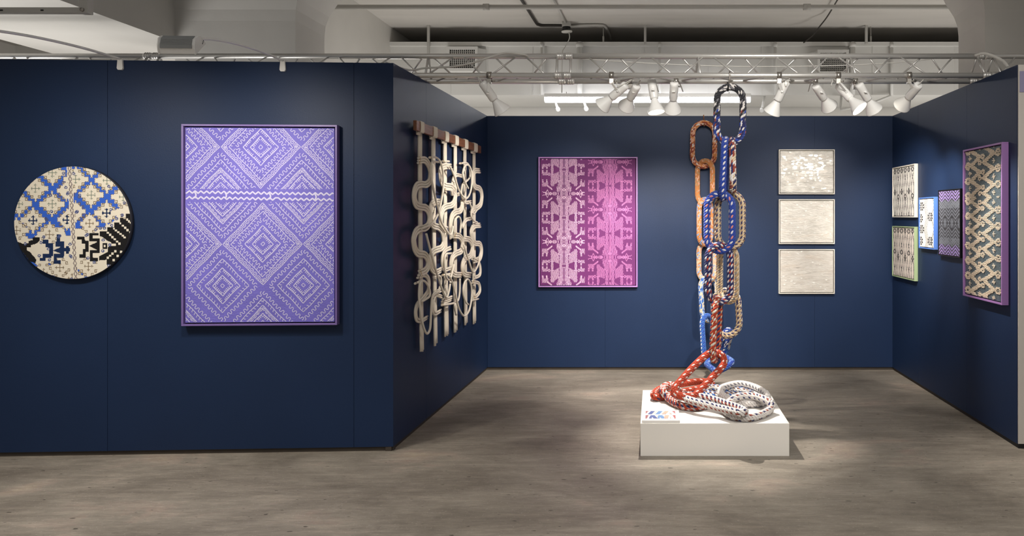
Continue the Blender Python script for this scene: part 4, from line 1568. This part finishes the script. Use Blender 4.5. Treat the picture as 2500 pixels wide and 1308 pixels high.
bars = [(205, 250), (338, 385), (458, 502), (560, 602), (660, 700), (753, 796)]
ends = [((180, 1262), (227, 1235)), ((325, 1190), (368, 1170)), ((432, 1092), (485, 1078)), ((528, 1062), (576, 1048)), ((638, 980), (680, 970)), ((726, 965), (769, 945))]
tops = [(165, 215), (303, 352), (425, 470), (532, 574), (632, 672), (728, 766)]
Rm = random.Random(11)
for i in range(6):
    # wrap over the front of the bar
    ya = hit(*c4(bars[i][0] + 6, 160), Vector((bx1 + .01, 0, 0)), Vector((1, 0, 0))).y
    yb = hit(*c4(bars[i][1] - 5, 160), Vector((bx1 + .01, 0, 0)), Vector((1, 0, 0))).y
    mb = MB()
    o, n = .0028, 15
    wdt = (yb - ya) / n
    for k in range(n):
        y = ya + (k + .5) * wdt
        path = [(bx0 - .004, y, bz0 - .02), (bx0 - .004, y, bz0 + .02), (bx0 - .006, y, bz1 + .002), (bx0 + .006, y, bz1 + o), (bx1 - .004, y, bz1 + o), (bx1 + o, y, bz1 - .004),
                (bx1 + o, y, bz0 + .006), (bx1 - .004, y, bz0 - o), (bx0 + .006, y, bz0 - o), (bx0 - .004, y, bz0 - .02)]
        mb.tube(smooth(path, 4), min(wdt * .62, .0045), 7)
    n = 5
    tx = -1.629
    t0, t1 = hit(*c4(tops[i][0] + 9, 300), Vector((tx, 0, 0)), Vector((1, 0, 0))), hit(*c4(tops[i][1] - 9, 300), Vector((tx, 0, 0)), Vector((1, 0, 0)))
    e0, e1 = hit(*c5(ends[i][0][0] + 9, ends[i][0][1]), Vector((tx, 0, 0)), Vector((1, 0, 0))), hit(*c5(ends[i][1][0] - 9, ends[i][1][1]), Vector((tx, 0, 0)), Vector((1, 0, 0)))
    for k in range(n):
        f = (k + .5) / n
        a, b = t0.lerp(t1, f), e0.lerp(e1, f)
        w = (t1.y - t0.y) / n
        zb_ = (e0.z + e1.z) / 2 + Rm.uniform(-.012, .012)
        pts = [Vector((tx, a.y, bz0 - .004)), Vector((tx, a.y * .95 + b.y * .05, 1.75)), Vector((tx, a.y * .6 + b.y * .4, 1.3)), Vector((tx, a.y * .2 + b.y * .8, .95)), Vector((tx + .004, b.y + Rm.uniform(-.004, .004), zb_))]
        mb.tube(smooth(pts, 5), .0078, 8)
    mb.build('strap', M_rope, mac, mo)

RR = .0080


def bundle(path, n=3, off=.052, tips='', band=None, sp=.0168, lift=.010):
    """n parallel cords along a path of survey points; tips: s / e = bound cut ends at the start / end"""
    c = [on_left(p[0], p[1], off) for p in path]
    c = smooth(c, 7)
    k = len(c)
    for j in range(n):
        o = (j - (n - 1) / 2) * sp
        pts = []
        for i in range(k):
            a, b = c[max(i - 1, 0)], c[min(i + 1, k - 1)]
            t = (b - a)
            t.x = 0
            t = t.normalized() if t.length > 1e-6 else Vector((0, 1, 0))
            perp = Vector((0, -t.z, t.y))
            pts.append(c[i] + perp * o + Vector((lift * (.5 - .5 * math.cos(i / max(k - 1, 1) * 2 * PI)) * .5 + .004 * j, 0, 0)))
        if 's' in tips:
            pts[0] = pts[0] + (pts[0] - pts[1]).normalized() * .03 * Rm.uniform(.6, 1.1)
        mb = MB()
        mb.tube(pts, RR, 9)
        cord = mb.build('cord', M_rope, mac, mo)
        for w in ('s', 'e'):
            if w in tips and band is not None:
                p, q = (pts[0], pts[1]) if w == 's' else (pts[-1], pts[-2])
                d = (q - p).normalized()
                mb = MB()
                mb.lathe([(RR + .0002, 0), (RR + .0016, .001), (RR + .0016, .006), (RR + .0002, .007)], p + d * .014, d, 12)
                mb.build('thread_band', band, cord, mo)


def P4(*q):
    return [c4(*p) for p in q]


def P5(*q):
    return [c5(*p) for p in q]


# left-most cascade
bundle(P4((178, 512), (232, 508), (266, 545), (286, 600), (292, 660), (280, 728), (245, 760), (195, 758), (152, 772), (126, 825), (120, 900), (140, 968), (185, 992), (232, 998), (264, 1035), (277, 1105), (264, 1175), (228, 1208), (176, 1215), (136, 1250), (116, 1310))
       + P5((116, 130), (130, 200), (165, 248), (218, 254), (250, 278), (268, 330), (262, 390), (235, 428), (180, 452)), 3, .05, 'se', M_gold)
bundle(P5((178, 482), (240, 470), (274, 520), (270, 620), (235, 680), (190, 732), (152, 775), (138, 850), (152, 925), (200, 940), (262, 905)), 2, .05, 'se', M_dark)
bundle(P5((150, 553), (228, 528), (278, 600), (284, 680), (240, 722), (205, 740), (262, 712)), 1, .072, 's', M_dark)
bundle(P5((212, 530), (188, 560), (178, 700), (196, 880), (222, 1010), (256, 1072), (286, 1025), (298, 910), (306, 780), (322, 690), (392, 628)), 1, .085)
# big oval of the second strap
bundle(P4((297, 482), (350, 480), (398, 528), (424, 640), (424, 790), (400, 950), (368, 1075), (310, 1165), (205, 1215)), 1, .075, 's', M_gold)
bundle(P4((380, 530), (325, 525), (303, 565), (300, 680), (322, 800), (350, 930), (372, 1010), (400, 1130), (458, 1230), (500, 1278), (522, 1245), (530, 1190)), 1, .082)
bundle(P4((388, 938), (335, 942), (300, 985), (288, 1060), (296, 1140), (322, 1185), (372, 1200), (404, 1235), (420, 1300)) + P5((422, 140), (402, 188), (360, 205), (318, 225), (294, 280), (290, 345), (310, 405), (352, 438), (404, 416)), 3, .05, 'se', M_dark)
bundle(P5((404, 690), (345, 675), (318, 735), (312, 820), (340, 868), (400, 838)), 2, .05, 'se', M_dark)
bundle(P5((398, 628), (345, 650), (318, 700)), 2, .055)
bundle(P5((330, 490), (392, 482), (402, 560), (380, 640)), 1, .06)
bundle(P5((255, 45), (288, 180), (330, 350), (370, 490), (410, 610), (458, 700), (488, 630), (505, 535)), 1, .088, 'e', M_dark)
# third strap
bundle(P4((432, 520), (490, 522)), 1, .062, 's', M_gold)
bundle(P4((500, 575), (440, 572), (402, 600), (395, 660), (408, 735), (440, 772), (490, 780), (524, 805), (542, 860), (534, 930), (505, 972), (455, 985), (420, 1010), (402, 1070), (398, 1150), (415, 1205), (460, 1222)), 3, .05, 's', M_dark)
bundle(P4((448, 812), (500, 820), (520, 870)), 1, .066, 's', M_gold)
bundle(P4((500, 572), (540, 660), (580, 790), (620, 868), (662, 905), (700, 850), (718, 750), (714, 620), (682, 560), (645, 580), (630, 660), (655, 735), (688, 800)), 1, .085)
bundle(P5((502, 190), (442, 222), (412, 290), (415, 380), (448, 415), (510, 395)), 2, .05, 'e', M_dark)
bundle(P5((512, 245), (455, 258), (440, 330), (450, 470), (490, 520), (520, 440), (540, 360)), 1, .07, 's', M_dark)
bundle(P5((428, 470), (500, 455)), 1, .066, 's', M_gold)
bundle(P5((425, 740), (512, 708)), 3, .055, 'se', M_dark)
bundle(P5((425, 778), (545, 758)), 1, .066, 's', M_gold)
# fourth strap
bundle(P4((614, 672), (556, 665), (520, 730), (512, 815), (542, 868), (592, 860)), 2, .05, 's', M_dark)
bundle(P4((622, 925), (618, 985), (595, 1030), (545, 1045), (512, 1080), (498, 1150), (500, 1230)) + P5((510, 90)), 3, .05)
bundle(P5((545, 62), (590, 70), (616, 110), (620, 165), (602, 222), (555, 245), (520, 275), (503, 340), (508, 410), (535, 462), (612, 468)), 3, .05, 'se', M_gold)
bundle(P4((545, 1260), (545, 1140), (580, 1090), (608, 1140), (605, 1260)), 1, .075)
bundle(P5((490, 470), (530, 560), (562, 700), (592, 820), (640, 890), (688, 840), (714, 720), (714, 590), (680, 512), (642, 560), (635, 655), (660, 740), (688, 772)), 1, .086)
bundle(P5((602, 505), (596, 640), (578, 725), (545, 775), (565, 880)), 1, .07)
# fifth strap
bundle(P4((608, 542), (672, 540), (700, 590), (700, 680), (660, 730), (625, 760), (615, 850), (640, 930), (700, 935)), 1, .06, 's', M_gold)
bundle(P4((708, 940), (648, 945), (640, 900)), 2, .06, 's', M_dark)
bundle(P4((708, 1112), (652, 1130), (622, 1200)), 2, .05, 's', M_dark)
bundle(P5((640, 95), (698, 108), (724, 180), (700, 268), (645, 300), (620, 378), (640, 455), (712, 470)), 3, .05, 'e', M_dark)
bundle(P5((640, 150), (690, 320), (735, 440), (792, 350), (805, 270)), 1, .083)
bundle(P4((690, 930), (720, 1000), (712, 1080), (740, 1130), (780, 1150)), 1, .075)
# sixth strap
bundle(P4((798, 620), (752, 620), (728, 670), (732, 740), (752, 785), (790, 800), (812, 840), (818, 900), (806, 965), (770, 1000), (735, 1010), (712, 1060)), 3, .05, 's', M_dark)
bundle(P4((802, 1180), (742, 1190), (712, 1245)) + P5((716, 60), (740, 138), (796, 150), (816, 220), (798, 300), (738, 322)), 3, .05, 'se', M_dark)
bundle(P5((735, 300), (785, 330), (803, 400), (798, 470), (740, 500)), 2, .06, 'se', M_dark)
bundle(P5((735, 540), (788, 555), (800, 630), (768, 685), (738, 695)), 2, .055, 'se', M_gold)
bundle(P5((788, 716), (732, 728)), 1, .066, 's', M_dark)
bundle(P4((742, 985), (720, 1040), (745, 1060), (780, 1020)), 1, .075)

# ---------------------------------------------------------------- rope chain sculpture
YARN = {'navy': (26, 32, 92), 'blue': (26, 62, 158), 'sky': (46, 98, 176), 'pale': (138, 164, 208), 'white': (232, 226, 222), 'cream': (222, 200, 168), 'tan': (190, 158, 118), 'orange': (212, 138, 76),
        'peach': (232, 178, 150), 'red': (176, 56, 20), 'brick': (148, 62, 44), 'black': (34, 34, 42), 'grey': (120, 118, 124), 'pink': (226, 140, 130), 'brown': (120, 74, 56)}
YN = list(YARN)
YM = [mat('yarn_' + k, v, rough=0.9, bump=0.6, bscale=420, sheen=0.15) for k, v in YARN.items()]


def braid(path, r, pat, step=.018, cols=10, up=None, seed=1, grain=1.0):
    """closed loop of plaited yarn: stitches set in columns along the loop. pat(col, row, point) -> yarn name"""
    P = resample(path, step, True)
    n = len(P)
    fr = frames(P, True, up)
    if up is None:
        pass
    mb = MB()
    R = random.Random(seed)
    core = resample(path, step * 1.3, True)
    mb.tube(core, r * .80, 8, True, YN.index(pat(0, 1, P[0], R)))
    sl = math.radians(33)
    for i in range(n):
        for c in range(cols):
            a = 2 * PI * c / cols
            j = i + (.5 if c % 2 else 0)
            i0 = i
            i1 = (i + 1) % n
            f = .5 if c % 2 else 0.0
            p = P[i0].lerp(P[i1], f)
            t, u, w = fr[i0]
            rad = (u * math.cos(a) + w * math.sin(a)).normalized()
            tan = t.cross(rad).normalized()
            s = sl if c % 2 == 0 else sl * .55
            la = (t * math.cos(s) + tan * math.sin(s))
            lb = rad.cross(la)
            L = step * .86 * grain * R.uniform(.93, 1.07)
            mb.blob(p + rad * (r * .76), lb * (r * .30), rad * (r * .25), la * L, YN.index(pat(c, i, p, R)), 6, 3)
    return mb


def stadium(c, ax, wd, hl, hw):
    """closed link centre-line: ax = long direction, wd = width direction, half length and half width"""
    ax, wd = ax.normalized(), wd.normalized()
    wd = (wd - ax * wd.dot(ax)).normalized()
    pts = []
    st = max(hl - hw, .001)
    for i in range(17):
        a = PI * i / 16
        pts.append(c + ax * (st + hw * math.sin(a)) + wd * (hw * math.cos(a)))
    for i in range(17):
        a = PI + PI * i / 16
        pts.append(c + ax * (-st + hw * math.sin(a)) + wd * (hw * math.cos(a)))
    return pts, ax.cross(wd).normalized()


def weights(**k):
    names, w = list(k), list(k.values())
    return lambda c, i, p, R: R.choices(names, w)[0]


def columns(*seqs):
    """one repeating list of yarns per column"""
    return lambda c, i, p, R: seqs[c % len(seqs)][i % len(seqs[c % len(seqs)])]


chain = empty('rope_chain_sculpture', ((PX0 + PX1) / 2, 5.4, PT), 'chain of big plaited rope links hanging from truss and back wall onto the pedestal', 'sculpture')
co = chain.location
sd = [0]


def link(label, path, up, pat, r=.026, step=.0185, **k):
    sd[0] += 1
    mb = braid(path, r, pat, step, 10, up, sd[0], **k)
    o = mb.build('chain_link', YM, chain, co)
    if label:
        o['label'] = label
    return o


def hang(label, x0, y0, x1, y1, depth, yaw, pat, tilt=0.0, lean=0.0, width=None, r=.026, step=.0185):
    """link whose outer outline spans (x0, y0)-(x1, y1) at a depth; yaw turns it about its long axis (0 = face on); tilt in the picture plane, lean in depth"""
    k = depth / FOC
    c = at((x0 + x1) / 2, (y0 + y1) / 2, depth)
    hl = (y1 - y0) * k / 2 - r
    hw = ((x1 - x0) * k / 2 - r) if width is None else width / 2 - r
    ax = Vector((math.sin(tilt), math.sin(lean), math.cos(tilt) * math.cos(lean)))
    wd = Vector((math.cos(yaw), math.sin(yaw), 0))
    path, nrm = stadium(c, ax, wd, hl, hw)
    if nrm.y > 0:
        nrm = -nrm
    return link(label, path, nrm, pat, r, step)


def two(f, g, zc, soft=.05):
    """pattern g above height zc, f below, mixed over a soft band"""
    return lambda c, i, p, R: (g if p.z > zc + R.uniform(-soft, soft) else f)(c, i, p, R)


D = math.radians
TOPZ = at(1780, 285, TF).z
hang('top link, black and grey above fading to blue below', 1741, 203, 1823, 358, TF, D(4), two(weights(navy=.5, blue=.28, white=.16, brick=.06), weights(black=.68, grey=.16, white=.16), TOPZ, .06), D(1))
pA = columns(['blue'], ['blue'], ['white', 'blue'], ['blue'], ['blue', 'blue'], ['blue'], ['white', 'blue'], ['navy'])
hang('dark blue link with white dots, seen edge on', 1757, 332, 1780, 492, TF - .005, D(80), pA, D(2.8), 0, .235)
hang('red, white and tan link beside the dark blue one, seen edge on', 1776, 333, 1800, 474, TF + .02, D(86), weights(brick=.3, white=.3, cream=.2, navy=.2), D(-1), 0, .225)
pB = columns(['blue', 'white', 'blue', 'pink'], ['blue'], ['blue'], ['blue'], ['blue', 'blue', 'white'], ['blue'], ['blue'], ['blue', 'navy'])
hang('blue link with a row of white and pink dots', 1717, 463, 1797, 621, TF - .03, D(-12), pB, D(0))
pC = columns(['navy', 'white'], ['red', 'navy', 'navy'], ['white', 'navy', 'navy'], ['navy'], ['brick', 'navy'], ['white', 'navy'], ['navy', 'navy', 'red'], ['navy'])
hang('navy link with red and white flecks', 1716, 589, 1796, 747, TF - .05, D(24), pC, D(0))
pD = columns(['red', 'navy'], ['red', 'cream'], ['red', 'red', 'white'], ['cream', 'red'], ['red', 'navy'], ['white', 'red'], ['red'], ['navy', 'red'])
hang('orange red link with navy flecks, seen edge on', 1735, 720, 1762, 887, TF - .07, D(74), pD, D(3), D(2), .22)
# strand B (behind, tan)
pE = columns(['cream'], ['tan', 'navy'], ['cream', 'brown'], ['cream'], ['navy', 'cream', 'cream'], ['cream', 'brown'], ['tan'], ['cream', 'navy'])
hang('tan link with brown and navy flecks, behind the blue one', 1742, 463, 1823, 613, TF + .12, D(14), pE, D(0))
pF = columns(['cream'], ['tan', 'grey'], ['cream', 'tan'], ['cream'], ['grey', 'cream', 'tan'], ['cream'], ['tan'], ['cream', 'grey'])
hang('tan and grey link behind the navy one', 1751, 594, 1803, 744, TF + .2, D(-48), pF, D(0), D(-3), .215)
pG = columns(['cream', 'tan'], ['navy', 'cream'], ['cream', 'brown', 'white'], ['white', 'grey'], ['cream', 'navy'], ['cream'], ['tan', 'cream'], ['navy', 'white'])
hang('tan, white and navy link low on the right', 1735, 700, 1813, 829, TF + .38, D(10), pG, D(-4), D(-6))
pH = weights(blue=.4, sky=.3, white=.2, navy=.1)
hang('blue and white link low behind the red one, seen edge on', 1756, 795, 1780, 886, TF + .62, D(62), pH, D(12), D(-14), .2)
# strand C (on the back wall)
Yc = WB - .07
hang('orange brown link hung on the back wall hook', 1684, 293, 1752, 413, Yc, D(6), weights(orange=.35, brick=.28, peach=.25, white=.12), D(1), step=.0165)
hang('orange link second from the back wall hook', 1697, 386, 1745, 503, Yc - .02, D(-42), weights(orange=.62, tan=.2, peach=.18), 0, 0, .235, step=.0155)
hang('pale orange link third from the back wall hook', 1700, 480, 1743, 603, Yc - .03, D(48), weights(orange=.55, peach=.25, pale=.2), 0, 0, .235, step=.0155)
hang('peach and cream link fourth from the back wall hook', 1699, 586, 1753, 692, Yc - .05, D(-36), weights(peach=.35, cream=.35, pale=.15, orange=.15), 0, 0, .235, step=.0155)
hang('pale blue link fifth from the back wall hook', 1702, 670, 1762, 789, Yc - .1, D(30), weights(pale=.4, sky=.28, cream=.32), D(-3), D(3), .235, step=.0155)
hang('bright blue link with white dots low at the back', 1711, 764, 1747, 886, Yc - .35, D(52), columns(['sky'], ['sky', 'blue'], ['sky'], ['white', 'sky'], ['sky'], ['blue'], ['sky', 'sky', 'pale'], ['sky']), D(-3), D(8), .22, step=.0165)
# lowest blue link of the sagging part, lying aslant in depth
a, b = at(1731, 868, 6.95), at(1783, 905, 6.25)
path, nrm = stadium((a + b) / 2, (b - a), Vector((1, .3, .55)), (b - a).length / 2 * .55 + .02, .082)
link('blue link at the lowest point of the chain behind the pedestal', path, nrm, weights(sky=.35, blue=.5, pale=.15), .025, .0165)


def pile(x, y, z):
    px, py = 1550 + x / 5.03, 880 + y / 5.03
    return onz(px, py, z)


UPZ = Vector((0, 0, 1))


def heap(label, pts, pat, r=.026, step=.0185):
    path = smooth([p if isinstance(p, Vector) else pile(*p) for p in pts], 8, True)
    return link(label, path, UPZ, pat, r, step)


h0 = PT + .028
pR = columns(['red'], ['red', 'white', 'red'], ['red'], ['red', 'red', 'navy'], ['red'], ['red', 'red', 'white'], ['red'], ['red'])
pW1 = columns(['red', 'white'], ['white', 'red'], ['red', 'navy'], ['white', 'red', 'pink'], ['red', 'white'], ['navy', 'red'], ['white'], ['red', 'white'])
pW2 = columns(['white'], ['white', 'navy'], ['brick', 'white'], ['white', 'white', 'navy'], ['white'], ['navy', 'white', 'brick'], ['white'], ['white', 'brick'])
pW3 = columns(['white'], ['white'], ['white', 'grey'], ['white'], ['white', 'white', 'sky'], ['white'], ['white', 'grey'], ['white'])
pW4 = columns(['white'], ['white', 'navy', 'white', 'brick'], ['white'], ['white'], ['navy', 'white', 'white', 'brown'], ['white'], ['white'], ['white', 'white', 'navy'])
pW5 = columns(['white', 'sky'], ['brown', 'white'], ['white'], ['sky', 'white', 'navy'], ['white', 'brown'], ['white'], ['white', 'sky'], ['brown', 'white'])
# red link slanting from the hanging part down on to the heap
A0 = at(1752, 858, 5.40)
path = smooth([at(1752, 861, 5.41), at(1765, 872, 5.40), at(1766, 890, 5.38), at(1738, 922, 5.30), at(1709, 952, 5.22), at(1694, 966, 5.17), at(1674, 968, 5.14), at(1651, 962, 5.14), at(1647, 949, 5.16),
               at(1662, 929, 5.22), at(1690, 898, 5.32), at(1720, 870, 5.40), at(1738, 860, 5.42)], 8, True)
link('red link slanting down on to the heap', path, Vector((.3, -1, .3)).normalized(), pR)
heap('red link lying flat on the left of the heap', [(232, 425, h0 + .012), (290, 450, h0), (380, 432, h0), (520, 400, h0 + .015), (640, 375, h0 + .02), (770, 345, h0 + .02), (900, 315, h0 + .01), (945, 285, h0 + .01), (890, 262, h0 + .015), (770, 258, h0 + .02),
     (640, 275, h0 + .02), (480, 305, h0 + .01), (360, 330, h0), (265, 375, h0 + .005)], pR)
heap('orange and white link crossing the heap', [(345, 335, h0 + .05), (350, 385, h0 + .045), (400, 450, h0 + .012), (480, 515, h0), (580, 555, h0), (700, 568, h0), (840, 555, h0), (930, 520, h0 + .005), (900, 470, h0), (760, 445, h0), (600, 420, h0 + .005), (520, 350, h0 + .05), (460, 302, h0 + .06), (390, 305, h0 + .06)], pW1)
heap('white link with navy and red flecks in the middle of the heap', [(605, 425, h0 + .055), (700, 430, h0 + .06), (860, 452, h0 + .055), (1010, 490, h0 + .05), (1140, 535, h0 + .048), (1270, 580, h0 + .046), (1350, 622, h0 + .044), (1290, 640, h0 + .042), (1160, 612, h0 + .04),
     (1020, 580, h0 + .035), (900, 545, h0 + .045), (760, 510, h0 + .052), (640, 470, h0 + .055)], pW2)
heap('white and grey link at the back right of the heap', [(1070, 340, h0 + .04), (1160, 305, h0 + .045), (1290, 285, h0 + .05), (1430, 312, h0 + .045), (1560, 372, h0 + .035), (1628, 440, h0 + .02), (1600, 500, h0 + .006), (1480, 528, h0), (1340, 528, h0), (1240, 500, h0), (1130, 470, h0), (1060, 400, h0 + .02)], pW3)
heap('white link with navy flecks at the front right of the heap', [(1110, 600, h0), (1150, 650, h0), (1250, 690, h0), (1400, 700, h0), (1550, 662, h0 + .004), (1660, 600, h0 + .01), (1672, 530, h0 + .04), (1600, 478, h0 + .055), (1480, 440, h0 + .052), (1340, 432, h0 + .05), (1220, 462, h0 + .045), (1150, 520, h0 + .02)], pW4)
heap('white, brown and pale blue link at the back of the heap', [(850, 375, h0 + .01), (930, 335, h0 + .015), (1080, 345, h0 + .012), (1240, 362, h0 + .01), (1390, 385, h0), (1420, 415, h0), (1320, 425, h0), (1180, 420, h0), (1040, 428, h0), (920, 415, h0)], pW5)

# hooks that carry the chain
mb = MB()
hx = at(1781, 190, TF).x
pts = [(hx, TF + .026, TZ - .012), (hx, TF + .026, TZ + .015), (hx, TF, TZ + .027), (hx, TF - .026, TZ + .015), (hx, TF - .026, TZ - .02), (hx - .004, TF - .02, TZ - .05), (hx - .008, TF, TZ - .072)]
mb.tube(smooth(pts, 5), .0055, 8)
hk = empty('truss_hook', (hx, TF, TZ + .03), 'black and silver hook over the truss holding the top of the rope chain', 'hook')
mb.build('hook_rod', M_steel, hk, hk.location)
zt_ = at(1780, 203, TF).z
mb = MB()
mb.tube(smooth([(hx - .008, TF, TZ - .07), (hx - .012, TF - .004, TZ - .1), (hx - .012, TF - .034, zt_ - .022), (hx - .012, TF - .012, zt_ - .055), (hx - .012, TF + .03, zt_ - .035), (hx - .012, TF + .02, zt_ + .01)], 5), .0055, 8)
mb.build('hook_tip', M_black, hk, hk.location)
M_cop = mat('copper_hook', (168, 112, 76), rough=.35, metal=.8)
wx = at(1718, 285, WB).x
zl = at(1718, 294, Yc).z
mb = MB()
mb.tube(smooth([(wx, WB + .063, TOP - .03), (wx, WB + .063, TOP + .002), (wx, WB + .05, TOP + .007), (wx, WB - .003, TOP + .007), (wx, WB - .008, TOP - .01), (wx, WB - .02, zl + .008), (wx, Yc + .01, zl - .05), (wx, Yc - .02, zl - .054), (wx, Yc - .034, zl - .03)], 5), .005, 8)
o = mb.build('wall_hook', M_cop, origin=(wx, WB, TOP))
tag(o, 'thin copper hook over the top of the back wall holding the orange link', 'hook')

# ---------------------------------------------------------------- unseen lights and hall ambience
def lamp(kind, name, loc, energy, color=(1, 1, 1), aim=None, **k):
    L = bpy.data.lights.new(name, kind)
    L.energy = energy
    L.color = color
    for a, v in k.items():
        setattr(L, a, v)
    o = bpy.data.objects.new(name, L)
    COL.objects.link(o)
    o.location = loc
    if aim is not None:
        area_aim(o, Vector(aim) - Vector(loc))
    return o


lamp('POINT', 'unseen_uplight', (-5.0, 5.6, 1.2), 135, (1.0, .985, .96), shadow_soft_size=.7)  # lamp of the neighbouring booth, lights the left soffit
lamp('POINT', 'unseen_uplight', (-2.6, 8.7, 1.3), 90, (1.0, .97, .93), shadow_soft_size=.5)  # added behind the booth to brighten ceiling and duct from below
lamp('POINT', 'unseen_uplight', (3.4, 8.7, 1.3), 110, (1.0, .97, .93), shadow_soft_size=.5)  # added on the right, same upward fill for ceiling and duct
w = bpy.data.worlds.new('hall_ambience')
SC.world = w
w.use_nodes = True
bg = w.node_tree.nodes['Background']
bg.inputs['Color'].default_value = (1.0, .965, .92, 1)
bg.inputs['Strength'].default_value = .24
for (x, y, e, sp) in ((-3.2, 2.2, 46, 100), (0.4, 2.0, 34, 100)):
    lamp('AREA', 'unseen_fill_light', (x, y, 3.8), e, (1.0, .95, .88), (x, y, 0), shape='RECTANGLE', size=1.4, size_y=.5, spread=math.radians(sp))  # added fill out of view, spread limited to light floor, not walls
lamp('AREA', 'unseen_fill_light', (.6, .3, 3.8), 15, (1.0, .96, .9), (.7, 5.7, 2.2), shape='RECTANGLE', size=1.8, size_y=1.4, spread=math.radians(40))  # added out of view to whiten the spotlight bells and truss
lamp('AREA', 'unseen_fill_light', (1.4, .4, 3.8), 14, (1.0, .95, .88), (.7, 5.6, .3), shape='RECTANGLE', size=1.2, size_y=.6, spread=math.radians(55))  # added fill out of view, aimed at the pedestal front

# ---------------------------------------------------------------- camera
cd = bpy.data.cameras.new('camera')
cam = bpy.data.objects.new('camera', cd)
COL.objects.link(cam)
cam.location = CAM
cam.rotation_euler = (PI / 2, 0, 0)
cd.sensor_fit = 'HORIZONTAL'
cd.sensor_width = 36.0
cd.lens = 36.0 * FOC / 2500
cd.shift_x = (1250 - CX) / 2500
cd.shift_y = (CY - 654) / 2500
cd.clip_start = .05
SC.camera = cam
vs = SC.view_settings
vs.view_transform = 'Standard'
vs.look = 'None'
vs.gamma = 1.0
vs.exposure = 0.0
vs.use_curve_mapping = False
SC.cycles.max_bounces = 6
SC.cycles.diffuse_bounces = 3
SC.cycles.glossy_bounces = 3
SC.cycles.use_denoising = True
SC.cycles.sample_clamp_indirect = 6.0
